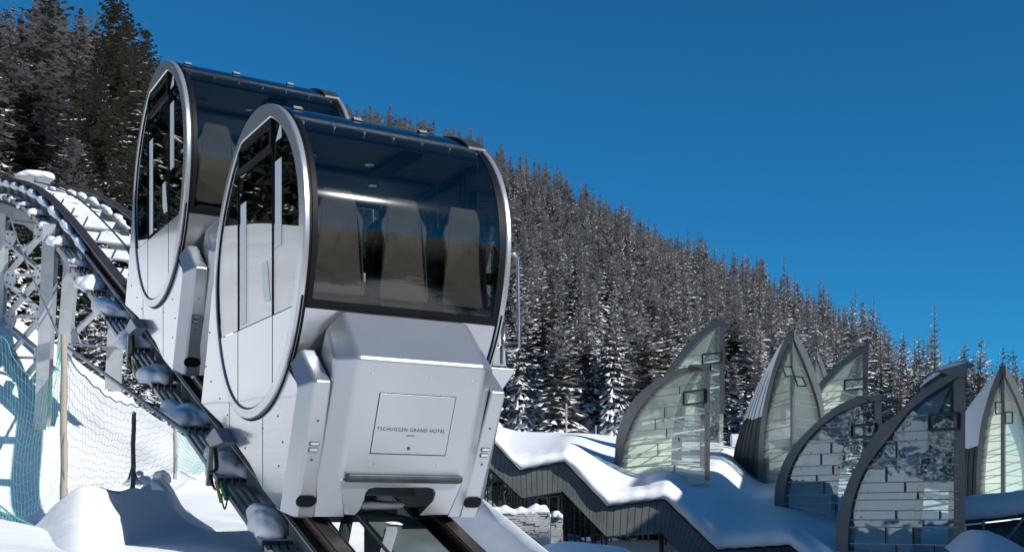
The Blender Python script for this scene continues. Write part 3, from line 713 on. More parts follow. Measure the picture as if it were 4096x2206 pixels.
for i, t in enumerate(BR):
    rs = random.Random(i * 5 + 1); s = (.95 if t < 9 else .62) + rs.uniform(-.06, .08)
    sl = math.atan((zt(t + .5) - zt(t)) / .5)
    blob('snow_clump', (.26 * s, .41 * s, .23 * s), i + 3, LW(.17 if i < 9 else .13, t + .36, zt(t + .36) + BZ_ - .07),
         f'rounded clump of snow on the power rails beside the track, {WORDS[min(i,16)]} counted upwards', 'snow clump', 'snow clumps lying on the power rails', ROT, tilt=sl * .75)
for i, (t, w, L_) in enumerate(((15.4, 1.0, .42), (16.6, .95, .36), (17.8, 1.05, .42), (14.2, 1.1, .3), (19.0, 1.0, .42), (13.0, .9, .36), (20.3, 1.0, .4), (11.8, 1.0, .3))):
    tt = -1.9 + 1.21 * round((t + 1.9) / 1.21)
    blob('snow_clump', (L_ * .8, .085, .07), 40 + i, LW(w, tt, zt(tt) - .24), f'long cushion of snow on a cross beam of the arching track, {WORDS[i]} of its row', 'snow clump', 'snow on the cross beams', ROT)
o = blob('snow_clump', (.55, .5, .24), 83, LW(.9, 19.2, zt(19.2) - .02), 'big smooth white snow cap sitting on top of the track arch at far left', 'snow clump', None, ROT)
for nm, w, z0 in (('snow along the near rail flange', .27, -.20), ('snow along the far rail flange', 1.42, -.20)):
    bm = bmesh.new(); pts = []; rs = np.random.default_rng(5 if w < 1 else 6); t = 9.6 if w < 1 else 11.5
    vs = []; fs = []; n = 8; j0 = None; cnt = 0
    while t < 26:
        r = .045 + .028 * math.sin(t * 5.1) + rs.uniform(-.008, .03); r = max(r, .012)
        for k in range(n):
            a = 2 * math.pi * k / n; vs.append(LW(w + math.cos(a) * r * 1.1, t, zt(t) + z0 + r * .5 + math.sin(a) * r))
        if cnt: 
            b = (cnt - 1) * n
            fs += [(b+k, b+(k+1) % n, b+n+(k+1) % n, b+n+k) for k in range(n)]
        cnt += 1; t += .11
    o = mesh('snow_strip', vs, fs, 'snow_clump', smooth=True); tag(o, 'thin crumbly line of ' + nm + ' on the arching track', 'snow')
o = blob('snow_clump', (.30, .12, .08), 91, LW(1.0, -.02, zt(0) - .05 + .03), 'grey shaded snow heap under the arch opening of the front cabin', 'snow clump', None, ROT)
blob('snow_clump', (.13, .10, .03), 92, LW(1.1, -.18, zt(-.18) - .08), 'small shaded snow lump on the centre beam below the front cabin', 'snow clump', None, ROT)
# ------------------------------------------------------------------ near snow ground
def c3(u, v, Y): p = P(u, v, Y); return (p.x, p.y, p.z)
gc = [c3(0,1290,36), c3(100,1300,35), c3(209,1369,33), c3(303,1455,31), c3(414,1510,30), c3(505,1600,28.5), c3(600,1655,28), c3(700,1735,27),
      c3(0,1530,22), c3(175,1560,21.6), c3(175,1760,20.8), c3(400,1740,24), c3(560,1830,24), c3(700,1880,25), c3(830,1875,30),
      c3(150,1985,20), c3(300,1975,20.3), c3(420,1975,20.6), c3(560,1960,20.8), c3(0,1975,19.6), c3(-300,1960,19),c3(0,2130,14), c3(100,2130,15), c3(100,2060,17.6), c3(250,2070,17), c3(0,2090,11.5), c3(100,2150,11.5), c3(330,2080,12.5), c3(400,2040,17), c3(-300,2150,12), 
      c3(850,1960,21), c3(950,1930,23), c3(1000,2080,16.5), c3(800,2140,14), c3(1300,2150,14), c3(1500,2180,17), c3(1900,2300,20), c3(2300,2420,26),
      (-3,3,-.75),(0,2,-1.3),(3,4,-1.8),(6,10,-1.9),(-1.5,7,-.5),(2,9,-1.5),(-4,5,.0),
      (-8,4,1.2),(-14,8,3.2),(-22,14,6.2),(-30,24,10.),(-20,30,8.5),(-14,20,5.2),(-40,40,15),(-24,50,7.2),(-12,40,2.0),(-6,44,-.6),(-18,44,5.6),(-14,50,1.2),(-20,40,7.0),
      (2,30,-1.4),(8,40,-3.),(14,30,-3.2),(20,50,-4.5),(0,50,-2.8),(8,56,-4),(-3,40,-.8),(24,14,-3.4),(12,-6,-2.2),(-6,-8,.2),(-24,-6,4),(30,-10,-4)]
gf = tps(gc, .0008)
def ground_z(X, Y):
    z = gf(np.stack([X, Y], -1))
    def bumpf(x0, y0, sx, sy, h, rot=0):
        c, s = math.cos(rot), math.sin(rot); dx, dy = X - x0, Y - y0; a = (dx*c + dy*s) / sx; b = (-dx*s + dy*c) / sy
        return h * np.exp(-(a*a + b*b))
    z = z + .10*np.sin(X*.9+.4)*np.cos(Y*.7) + .05*np.sin(X*2.3+1)*np.sin(Y*1.9)
    return z
xs = np.linspace(-42, 32, 300); ys = np.linspace(-10, 56, 280)
XX, YY = np.meshgrid(xs, ys); ZZ = ground_z(XX, YY)
v = np.stack([XX, YY, ZZ], -1).reshape(-1, 3); w_ = len(xs)
f = [(i*w_+j, i*w_+j+1, (i+1)*w_+j+1, (i+1)*w_+j) for i in range(len(ys)-1) for j in range(w_-1)]
struct(mesh('snow_ground', v.tolist(), f, 'snow', smooth=True))
# foreground mound, traced crest with its own distances
def mound(name, rows, mat='snow'):
    # rows: list of polylines [(u,v,Y)...] from front (near) to back, resampled
    M = 60; rr = []
    for r in rows:
        c = catmull([P(*p) for p in r], 8); c = np.array(c); s = np.r_[0, np.cumsum(np.linalg.norm(np.diff(c, axis=0), axis=1))]
        q = np.linspace(0, s[-1], M); rr.append(np.stack([np.interp(q, s, c[:, k]) for k in range(3)], 1))
    out = []
    for j in range(M): out.append(catmull([r[j] for r in rr], 8))
    o = grid_mesh(name, [[tuple(p) for p in c] for c in out], mat); return o
MC = [(-400,2330),(-100,2260),(55,2180),(160,2080),(215,2020),(270,1975),(310,1948),(356,1938),(400,1944),(430,1955),(480,1962),(520,1952),(560,1952),(610,1978),(660,2015),(720,2062),(760,2088),(800,2108),(880,2140),(960,2165),(1050,2185),(1150,2215),(1300,2260)]
MD = [(-400,2330,8),(55,2178,9),(160,2080,9.6),(270,1975,10),(350,1938,10.2),(430,1955,10.9),(480,1962,11.5),(560,1952,12.0),(640,2000,12.4),(720,2062,12.7),(800,2108,12.9),(960,2165,13.4),(1300,2260,14.5),
      (350,2050,9.4),(350,2206,8.1),(200,2206,8.2),(60,2260,8.2),(440,2030,10.6),(470,2100,10.5),(500,2206,10.5),(600,2090,11.6),(700,2206,11.4),(900,2206,12.5),(1100,2250,13),(350,2450,6.6),(900,2450,10.5),(1300,2450,11.5),(-400,2450,6.5)]
mf = tps([(a, b, math.log(c)) for a, b, c in MD], .0004); um = np.arange(-380, 1290, 9.); rows = []
mcs = catmull(MC, 5); mcf = lambda u: float(np.interp(u, [p[0] for p in mcs], [p[1] for p in mcs]))
for k in (4, 3, 2, 1):
    rows.append([P(u, mcf(u), float(np.exp(mf([u, mcf(u)])))) + Vector((0, .35 * k, -.06 * k * k)) for u in um])
for i in range(60):
    q = (i / 59) ** 1.2; rows.append([P(u, mcf(u) + (2450 - mcf(u)) * q, float(np.exp(mf([u, mcf(u) + (2450 - mcf(u)) * q])))) for u in um])
struct(grid_mesh('snow_mound', [[tuple(p) for p in r] for r in rows], 'snow'))
struct(mound('snow_mound', [
    [(560, 2080, 13.0), (700, 2160, 13.2), (900, 2240, 13.6)],
    [(560, 1960, 13.5), (610, 1925, 13.9), (650, 1922, 14), (690, 1965, 14), (740, 2045, 14.2), (860, 2120, 14.6), (980, 2180, 14.8)],
    [(560, 1975, 14.4), (610, 1935, 14.8), (660, 1935, 15), (700, 1985, 15), (760, 2055, 15), (860, 2130, 15.4), (990, 2190, 15.6)],
    [(560, 2060, 15.6), (640, 2020, 16), (760, 2110, 16), (1000, 2220, 16.4)]]))
# lumps at the base of the net
for i, (u, v, Y, a) in enumerate(((557, 1893, 13.4, .05), (572, 1925, 13.3, .09), (650, 1915, 14.2, .14))):
    blob('snow_lump', (a, a, a * 1.2), 120 + i, P(u, v, Y) - Vector((0, 0, a * .4)), ('small', 'middle', 'large')[i] + ' round lump of snow at the foot of the green net', 'snow', 'snow lumps at the net')
# bank of snow whose shaded face drops to the rails
def bank_pt(u, v): return P(u, v, 7.7 / (.32 + 1.13 * (u - CX) / FPX - (HY - v) / FPX))
rows = []
rg = catmull([(1640, 1760), (1800, 1890), (1930, 1995), (2060, 2100), (2190, 2206), (2330, 2322), (2480, 2450)], 12)
for k in range(12):
    o_ = 1 - k / 11; rows.append([tuple(bank_pt(p[0] - 430 * o_, p[1] + 300 * o_) + Vector((0, 0, .05 * math.sin(p[0] * .02 + k) * (0 < k < 11)))) for p in rg])
base_ = rows[11]
for dx, dz in ((.05, -.02), (.14, -.16), (.4, -.6), (1.4, -2.2), (4, -6)):
    rows.append([tuple(Vector(q) + Vector((dx, dx * .5, dz))) for q in base_])
struct(grid_mesh('snow_bank', rows, 'snow'))
struct(mound('snow_drift', [
    [(2000, 2330, 38), (2300, 2300, 38), (2600, 2330, 38)],
    [(2060, 2240, 42), (2180, 2192, 42), (2350, 2192, 42), (2500, 2215, 42), (2640, 2260, 42)],
    [(2080, 2225, 45), (2170, 2185, 45), (2230, 2166, 45.5), (2300, 2164, 46), (2400, 2175, 46), (2480, 2186, 46), (2560, 2230, 46)],
    [(2080, 2230, 49), (2300, 2180, 50), (2560, 2240, 50)],
    [(2080, 2300, 52), (2300, 2260, 54), (2560, 2300, 54)]], 'snow'))
struct(mound('snow_drift', [
    [(3700, 2400, 40), (3900, 2350, 40), (4300, 2400, 40)],
    [(3800, 2230, 46), (3930, 2140, 46), (4050, 2190, 46), (4200, 2260, 46)],
    [(3780, 2190, 50), (3872, 2122, 50), (3930, 2122, 50.5), (4000, 2140, 51), (4096, 2190, 51), (4200, 2260, 51)],
    [(3780, 2200, 56), (3872, 2140, 57), (4000, 2160, 57), (4200, 2270, 57)],
    [(3780, 2300, 60), (4000, 2300, 61), (4200, 2340, 61)]], 'snow_far'))

# ------------------------------------------------------------------ fence
def post(u0, v0, v1, Y, r, mat, label, lean=0, cap=True):
    p = P(u0, v1, Y); q = P(u0 + lean, v0, Y); m = MB(); d = q - p
    pts = [p + d * (k / 6) + Vector((.004*math.sin(k*2+u0), 0, 0)) for k in range(7)]
    m.tube([x - p for x in pts], [r * (1.08 - .16 * k / 6) for k in range(7)], 12)
    o = m.build('fence_post', mat, smooth=False); smooth_by_angle(o, 50); o.location = p; tag(o, label, 'wooden post', 'wooden posts of the safety net'); return o
post(255, 1338, 2120, 10, .030, 'wood_pale', 'tall pale round wooden post nearest the viewer, between two bays of green net')
post(531, 1652, 2010, 12.4, .025, 'wood_shaded', 'short shade-darkened wooden post standing in the snow before the net, tied with wire', 4)
blob('snow_clump', (.022, .022, .035), 140, P(534, 1656, 12.4), 'tiny snow cap on top of the short dark post', 'snow cap')
post(701, 1640, 1915, 18.5, .029, 'wood_pale', 'pale post holding the net beside the power rails')
post(829, 1790, 1900, 24, .04, 'wood_pale', 'far thin post half hidden behind the collector arm')
post(-620, 1200, 2500, 7.2, .03, 'wood_pale', 'pale post of the net at far left')
def net(name, top, bot, nh, nv, Yf, label, mat='net_green', sag=.12, r=.0035, seed=0, rope=.008, rips=0):
    # top/bot: polylines (u,v,Y)
    T = np.array(catmull([P(*p) for p in top], 12)); B = np.array(catmull([P(*p) for p in bot], 12))
    def rs(c, n):
        s = np.r_[0, np.cumsum(np.linalg.norm(np.diff(c, axis=0), axis=1))]; q = np.linspace(0, s[-1], n); return np.stack([np.interp(q, s, c[:, k]) for k in range(3)], 1)
    T = rs(T, nv); B = rs(B, nv); g = np.random.default_rng(seed); m = MB()
    Pn = np.zeros((nh, nv, 3))
    for i in range(nh):
        k = i / (nh - 1); 
        for j in range(nv):
            x = j / (nv - 1); p = T[j] * (1 - k) + B[j] * k
            p = p + np.array([0, .05*math.sin(x*9+i*.5), -sag * math.sin(math.pi * x) * (1 - k) * k * 3 + .012 * math.sin(j * .7 + i * 1.9) + g.normal(0, .004)])
            Pn[i, j] = p
    for i in range(nh):
        m.tube([Vector(p) for p in Pn[i]], rope if i in (0,) else r, 3, caps=False)
    for j in range(nv):
        m.tube([Vector(p) for p in Pn[:, j]], r if 1 < j < nv - 2 else r * 1.6, 3, caps=False)
    o = m.build(name, mat); me = o.data; c = me.vertices[0].co.copy(); me.transform(Matrix.Translation(-c)); o.location = c
    tag(o, label, 'safety net', 'safety net bays'); o['kind'] = 'stuff'; return o
net('safety_net', [(-620, 1230, 7.2), (-250, 1330, 8.3), (0, 1345, 9.1), (60, 1440, 9.3), (150, 1527, 9.6), (205, 1480, 9.8), (246, 1360, 10)],
    [(-620, 2450, 7.2), (-250, 2250, 8.2), (0, 2050, 9), (70, 2075, 9.3), (150, 2030, 9.6), (246, 1985, 10)], 15, 60, 13, 'left bay of green safety net sagging deeply between posts', sag=.13, r=.0015, rope=.004)
net('safety_net', [(262, 1405, 10), (300, 1470, 10.6), (360, 1530, 11.5), (430, 1585, 12.8), (520, 1620, 14.6), (600, 1626, 16.4), (694, 1635, 18.5)],
    [(262, 1990, 10), (330, 1975, 10.8), (430, 1950, 12.6), (520, 1945, 14.2), (600, 1930, 16.2), (694, 1885, 18.5)], 14, 84, 14, 'middle bay of net hanging behind the short dark post', 'net_shaded', sag=.12, r=.0019)
net('safety_net', [(708, 1665, 18.5), (740, 1720, 19.5), (780, 1755, 21.5), (826, 1800, 24)], [(708, 1885, 18.5), (750, 1890, 20), (790, 1895, 22), (826, 1880, 24)], 11, 36, 22, 'right bay of green net ending under the power rails', sag=.1, r=.003)
m = MB()
m.tube([P(*p) for p in catmull([(0, 2020, 9.5), (50, 2060, 9.6), (100, 2085, 9.7), (140, 2105, 9.8)], 5)], .009, 5)
for k in range(12): m.tube([P(-10 + k*12, 2020 + k * 7.5, 9.6), P(-16 + k*12, 2120 + 5 * math.sin(k) + k * 3, 9.4), P(-12 + k * 11, 2200 - k * 9, 9.2)], .003, 3)
for k in range(6): m.tube([P(0, 2040 + k*22, 9.5), P(60, 2085 + k * 18, 9.6), P(120 - k * 9, 2110 + k * 14, 9.6)], .003, 3)
o = m.build('net_end', 'net_green'); c = o.data.vertices[0].co.copy(); o.data.transform(Matrix.Translation(-c)); o.location = c
tag(o, 'loose trailing end of green net with its rope at the lower left corner', 'safety net')
m = MB()
for s in (-1, 1):
    for k in range(6): m.tube([P(531 + s * 3, 1855, 12.35), P(531 + s * (10 + k * 2), 1900 + k * 3, 12.45), P(531 + s * (14 + k * 6), 1940 + 3 * math.sin(k), 12.5)], .003, 3)
o = m.build('net_bundle', 'net_green'); c = o.data.vertices[0].co.copy(); o.data.transform(Matrix.Translation(-c)); o.location = c
tag(o, 'gathered green netting tied round the foot of the short dark post', 'safety net')
for i, (u, v0, v1, Y, r) in enumerate(((2265, 1612, 1735, 118, .10), (2383, 1700, 1740, 118, .08))):
    m = MB(); p = P(u, v1, Y); m.tube([Vector((0,0,0)), P(u, v0, Y) - p], r, 8); o = m.build('marker_pole', 'wood_pale'); o.location = p
    tag(o, ('tall thin wooden pole', 'short thin pale stake')[i] + ' standing at the far edge of the snowy roof before the forest', 'pole')

# ------------------------------------------------------------------ building
BLD = empty('spa_building', P(2300, 2206, 64), 'low building with zigzag dark metal eaves, glass walls and stone under thick snow', 'building')
BO = Vector(BLD.location)
def bobj(m, name, mat, parent=None, **k):
    m.v = [tuple(Vector(p) - BO) for p in m.v]; return m.build(name, mat, parent or BLD, **k)
FT = [(1900,1682),(1978,1768),(2079,1876),(2258,1841),(2429,2020),(2658,1990),(2868,2192),(3161,2174),(3300,2300)]
FB = [(1880,1792),(1957,1868),(2088,1990),(2250,1962),(2424,2142),(2643,2126),(2800,2290),(3140,2290),(3260,2420)]
YF = 62.
def fslab(quad, Y0, Y1, name, mat, parent=None, bevel=0):
    v = [P(u, vv, Y0) for u, vv in quad]; v += [p + Vector((0, Y1 - Y0, 0)) for p in v]; n = len(quad); m = MB()
    m.add(v, [tuple(range(n)), tuple(range(2*n-1, n-1, -1))] + [(i, n+i, n+(i+1) % n, (i+1) % n) for i in range(n)])
    return bobj(m, name, mat, parent)
np_ = [5, 7, 8, 13, 8, 13, 9, 8]
for s in range(len(FT) - 1):
    a, b, c, d = FT[s], FT[s+1], FB[s+1], FB[s]
    fslab([a, b, c, d], YF + .06, YF + .5, 'fascia_backing', 'mullion_dark')
    n = np_[s]
    for k in range(n):
        g = .045
        x0, x1 = (k + g) / n, (k + 1 - g) / n
        L_ = lambda p, q, x: (p[0] + (q[0]-p[0])*x, p[1] + (q[1]-p[1])*x)
        q = [L_(a, b, x0), L_(a, b, x1), L_(d, c, x1), L_(d, c, x0)]
        q = [L_(q[0], q[3], .06), L_(q[1], q[2], .06), q[2], q[1] if 0 else L_(q[0], q[3], 1.0)]
        fslab(q, YF - .02 + random.uniform(-.012, .012), YF + .05, 'cladding_panel', 'zinc_panel')
    m = MB(); p, q = P(a[0]-2, a[1]+3, YF-.03), P(b[0]+2, b[1]+3, YF-.03); m.beam(p, q, .14, .20 if s % 2 == 0 else .16); bobj(m, 'eave_trim', 'zinc_dark')
# walls below the eaves
YW = 64.5
wl = MB()
wl.add([P(1850, 1780, 67), P(2800, 2280, 67), P(2800, 2400, 67), P(1850, 2400, 67)], [(0, 1, 2, 3)])
bobj(wl, 'back_wall', 'interior_room')
def lowedge(u): return float(np.interp(u, [p[0] for p in FB], [p[1] for p in FB]))
def glaze(u0, u1, vb, Y, name='glass_pane', mat='wall_glass', over=14):
    q = [(u0, lowedge(u0) - over), (u1, lowedge(u1) - over), (u1, vb), (u0, vb)]; fslab(q, Y, Y + .03, name, mat)
def mull(u, vb, Y, w=.10, v0=None, mat='mullion_dark'):
    m = MB(); m.beam(P(u, (lowedge(u) - 10) if v0 is None else v0, Y), P(u, vb, Y), w, .16, (0, 1, 0)); bobj(m, 'mullion', mat)
# left glazing, stone behind
ml = [1940, 1950, 1971, 1992, 2012, 2031, 2041, 2052, 2062, 2075, 2092]
for a, b in zip(ml[:-1], ml[1:]): glaze(a, b, 2040, YW)
for u in ml: mull(u, 2045, YW - .1, .07)
for (a, b, v) in ((1950, 1971, 1928), (1971, 1992, 1950), (1992, 2012, 1988)):
    m = MB(); m.beam(P(a, v, YW - .1), P(b, v, YW - .1), .06, .08); bobj(m, 'transom', 'mullion_dark')
def stone_wall(root, u0, u1, v0, v1, Y, course, mat, yaw=0., topf=None, seed=1, cnt=300):
    r = random.Random(seed); v = v0; i = 0
    while v < v1:
        h = course * r.uniform(.75, 1.2); u = u0 - r.uniform(0, 20)
        while u < u1:
            L_ = r.uniform(22, 60); a, b = max(u, u0), min(u + L_, u1); u += L_
            if b - a < 4: continue
            if topf and (v < topf(a) or v < topf(b)): continue
            d = r.uniform(-.05, .05); Ya, Yb = Y + yaw * (a - u0), Y + yaw * (b - u0)
            g = .5
            vs = [P(a+g, v+g, Ya+d), P(b-g, v+g, Yb+d), P(b-g, v+h-g, Yb+d), P(a+g, v+h-g, Ya+d)]; vs += [p + Vector((0, .2, 0)) for p in vs]
            m = MB(); m.add(vs, [(0,1,2,3),(0,4,5,1),(1,5,6,2),(2,6,7,3),(3,7,4,0)])
            if root is BLD: bobj(m, 'stone', mat)
            else:
                m.v = [tuple(Vector(p) - Vector(root.location)) for p in m.v]; m.build('stone', mat, root)
        v += h
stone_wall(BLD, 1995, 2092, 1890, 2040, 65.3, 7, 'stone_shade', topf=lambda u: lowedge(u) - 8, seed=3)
# terrace doors 1
fslab([(2092, 1990), (2244, 1968), (2244, 2160), (2092, 2160)], YW + .9, YW + 1, 'back_wall', 'interior_room')
def framed(u0, u1, v0, v1, Y, name, fw=3, slope=-.10, glass='wall_glass', col='mullion'):
    s = lambda u, v: v + (u - u0) * slope
    pn = fslab([(u0+fw, s(u0+fw, v0+fw)), (u1-fw, s(u1-fw, v0+fw)), (u1-fw, v1), (u0+fw, v1)], Y + .03, Y + .05, name, glass)
    m = MB()
    for (a, b) in (((u0+fw/2, s(u0, v0)), (u0+fw/2, v1)), ((u1-fw/2, s(u1, v0)), (u1-fw/2, v1)), ((u0, s(u0, v0+fw/2)), (u1, s(u1, v0+fw/2))), ((u0, v1), (u1, v1))):
        m.beam(P(*a, Y), P(*b, Y), fw * Y / FPX, .08, (0, 1, 0))
    f = bobj(m, 'frame', col); return pn
for (a, b, v0) in ((2096, 2118, 1992), (2118, 2142, 1990)): framed(a, b, v0, 2040, YW, 'window')
framed(2145, 2192, 1986, 2090, YW, 'glass_door', 5); framed(2195, 2235, 1984, 2060, YW, 'window', 4); framed(2236, 2246, 1980, 2060, YW, 'window', 2)
m = MB(); m.tube([P(2253, 1960, 63.4), P(2256, 2165, 63.4)], .13, 16); bobj(m, 'column', 'zinc_dark', smooth=True)
# middle glazing
ml = [2264, 2268, 2299, 2322, 2342, 2368, 2380, 2406, 2424]
for a, b in zip(ml[:-1], ml[1:]): glaze(a, b, 2200, YW)
for u in ml: mull(u, 2200, YW - .1, .08)
for (a, b, v) in ((2268, 2299, 2072), (2322, 2342, 2095), (2368, 2380, 2158), (2268, 2299, 2147), (2299, 2322, 2150)):
    m = MB(); m.beam(P(a, v, YW - .1), P(b, v, YW - .1), .06, .08); bobj(m, 'transom', 'mullion_dark')
stone_wall(BLD, 2266, 2330, 1975, 2110, 65.6, 8, 'stone', topf=lambda u: lowedge(u) + 2, seed=5)
# terrace windows 2
us = [2430, 2444, 2482, 2508, 2520, 2548, 2572, 2592]
for a, b in zip(us[:-1], us[1:]): framed(a, b, 2148 - (a - 2430) * .1, 2290, YW, 'window', 3, -.09)
framed(2592, 2638, 2132, 2300, YW, 'glass_door', 5, -.06)
m = MB(); m.beam(P(2548, 2180, YW - .1), P(2572, 2178, YW - .1), .08, .1); bobj(m, 'transom', 'mullion')
m = MB(); m.tube([P(2645, 2122, 63.2), P(2647, 2300, 63.2)], .13, 16); bobj(m, 'column', 'zinc_dark', smooth=True)
for a, b in ((2662, 2700), (2700, 2735), (2735, 2770)): glaze(a, b, 2300, YW)
for u in (2662, 2700, 2735): mull(u, 2300, YW - .1, .08)
stone_wall(BLD, 2664, 2720, 2130, 2215, 65.6, 8, 'stone', topf=lambda u: lowedge(u) + 2, seed=6)
# garden wall of pale stone with snow on top
GW = empty('stone_wall', P(2120, 2170, 55), 'pale coursed stone garden wall capped with lumpy snow in front of the glass wall', 'wall')
m = MB(); vs = [P(1950, 2045, 54.4), P(2200, 2045, 54.2), P(2200, 2200, 54.2), P(1950, 2200, 54.4)]; vs += [p + Vector((0, 1.2, 0)) for p in vs]
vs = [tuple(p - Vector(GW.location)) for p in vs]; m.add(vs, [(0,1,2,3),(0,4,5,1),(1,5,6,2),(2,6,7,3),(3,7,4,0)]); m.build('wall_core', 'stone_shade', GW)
stone_wall(GW, 1950, 2201, 2045, 2195, 54.0, 9.5, 'stone', -.001, seed=8)
GW2 = empty('stone_wall', P(2225, 2150, 60), 'short shaded stone wall end standing between garden wall and round column', 'wall')
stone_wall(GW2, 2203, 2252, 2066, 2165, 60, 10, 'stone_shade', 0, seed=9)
m = MB(); pts = [(1940, 2062), (1970, 2030), (1998, 2028), (2020, 2020), (2045, 2033), (2062, 2036), (2084, 2026), (2106, 2034), (2130, 2020), (2145, 2014), (2160, 2021), (2180, 2020), (2193, 2034), (2203, 2060), (2200, 2085), (2195, 2060)]
top = catmull([p for p in pts[:14]], 4); rows = []
for dy, dv in ((53.85, 22), (53.8, 8), (53.9, 0), (54.6, -3), (55.3, 8), (55.5, 30)):
    rows.append([tuple(P(p[0], p[1] + dv * (1 if dv > 0 else 1) + (0 if dv != 22 else max(0, 2052 - p[1] - 22)), dy)) for p in top])
o = grid_mesh('wall_snow', rows, 'snow'); tag(o, 'lumpy sunlit snow lying along the top of the pale stone garden wall', 'snow'); o['kind'] = 'stuff'
blob('snow_clump', (.35, .3, .35), 160, P(2222, 2068, 60), 'shaded snow heap on the short stone wall end', 'snow')

# roof snow: crest row, eave lip and the field behind
VT = [(1800,1640),(1960,1688),(2000,1705),(2080,1725),(2230,1728),(2360,1732),(2480,1745),(2700,1762),(2860,1768),(2960,1790),(3100,1860),(3300,1930),(3500,1985),(3700,2020),(3870,2040),(4200,2060)]
CR = [(1800,1510),(1900,1620),(1987,1712),(2030,1780),(2057,1814),(2110,1806),(2162,1797),(2215,1787),(2263,1783),(2315,1801),(2350,1835),(2381,1871),(2410,1915),(2429,1936),(2460,1944),(2520,1936),(2599,1923),(2682,1917),(2730,1941),(2787,2019),(2839,2085),(2870,2102),(2900,2103),(3031,2093),(3142,2089),(3194,2103),(3266,2155),(3344,2212),(3500,2330),(3700,2420),(4200,2500)]
DC = [(1900,1700,95),(2000,1720,106),(2230,1728,112),(2480,1745,110),(2860,1770,105),(3100,1860,100),(3500,1985,92),(4000,2050,90),
      (1987,1712,72),(2057,1814,64.2),(2263,1783,64.2),(2381,1871,64),(2429,1936,63.7),(2599,1923,64),(2682,1917,64),(2787,2019,63.2),(2900,2103,62.6),(3142,2089,62),(3344,2212,58),(3600,2370,53),(4000,2460,52),
      (2200,1752,90),(2350,1780,82),(2464,1855,73.5),(2490,1870,72.9),(2590,1920,70.5),(2740,1942,68.5),(2842,1947,67.5),(2890,1820,84),(2860,1780,95),(3040,1962,78),(2960,1900,80),(3104,1975,74),(3150,1998,72.5),(3330,2082,67),(3000,2030,70),(3000,2070,65.5),(3396,2160,60.5),(3350,2122,62),(3500,2210,57.5),(3700,2290,54)]
DC = [(a, b, math.log(c)) for a, b, c in DC]; df = tps(DC, .0004)
us_ = np.arange(1880, 4110, 9.); NR = 46; rows = []
FTp = [(1900,1682),(1978,1768),(2079,1876),(2258,1841),(2429,2020),(2658,1990),(2868,2192),(3161,2174),(3300,2300),(4200,2700)]
def sm(f, u, k=16): return sum(f(u + d) for d in (-k, -k/2, 0, k/2, k)) / 5
vt = np.array([interp(u, VT) for u in us_]); 
crs = catmull(CR, 6); crf = lambda u: float(np.interp(u, [p[0] for p in crs], [p[1] for p in crs])); cr = np.array([sm(crf, u, 8) for u in us_])
vt = np.minimum(vt, cr - 6)
gen = np.random.default_rng(3)
back = []
for k in (3, 2, 1):
    back.append([P(u, a + 0*k, float(np.exp(df([u, a])))) + Vector((0, 8 * k, -.5 * k * k)) for u, a in zip(us_, vt)])
rows += back
for i in range(NR):
    s = i / (NR - 1); rows.append([P(u, a + (b - a) * s, float(np.exp(df([u, a + (b - a) * s])))) for u, a, b in zip(us_, vt, cr)])
fe = [interp(u, FTp) for u in us_]
lipY = []
prev = rows[-1]
for k, (s, dy) in enumerate(((.12, -.55), (.3, -.95), (.55, -1.15), (.8, -1.15), (.95, -1.0), (1.0, -.6), (.98, .1), (.95, .8))):
    r = []
    for j, u in enumerate(us_):
        Yc = prev[j].y; Ye = np.interp(u, [2900, 3300, 4100], [YF, 58.5, 53]) - .35; vv = cr[j] + (fe[j] + 2 - cr[j]) * s
        Yk = Yc + (Ye + dy * .6 + .55 - Yc) * min(1, s * 2.4); r.append(P(u, vv + 1.2 * math.sin(u * .11 + k), Yk + .05 * math.sin(u * .05 + k * 1.3) + (dy + .6 if k > 4 else 0) * 0 + (.5 if k == 6 else 1.2 if k == 7 else 0)))
    rows.append(r)
o = grid_mesh('roof_snow', [[tuple(p) for p in r] for r in rows], 'snow_far'); tag(o, 'thick rounded snow blanket over the stepped roofs and around the glass sails', 'snow', kind='stuff')
m = MB()
m.add([P(1880, 1780, 69), P(4300, 2300, 69), P(4300, 2600, 60), P(1880, 2600, 60)], [(0, 1, 2, 3)])
struct(m.build('snow_plain', 'snow_far'))

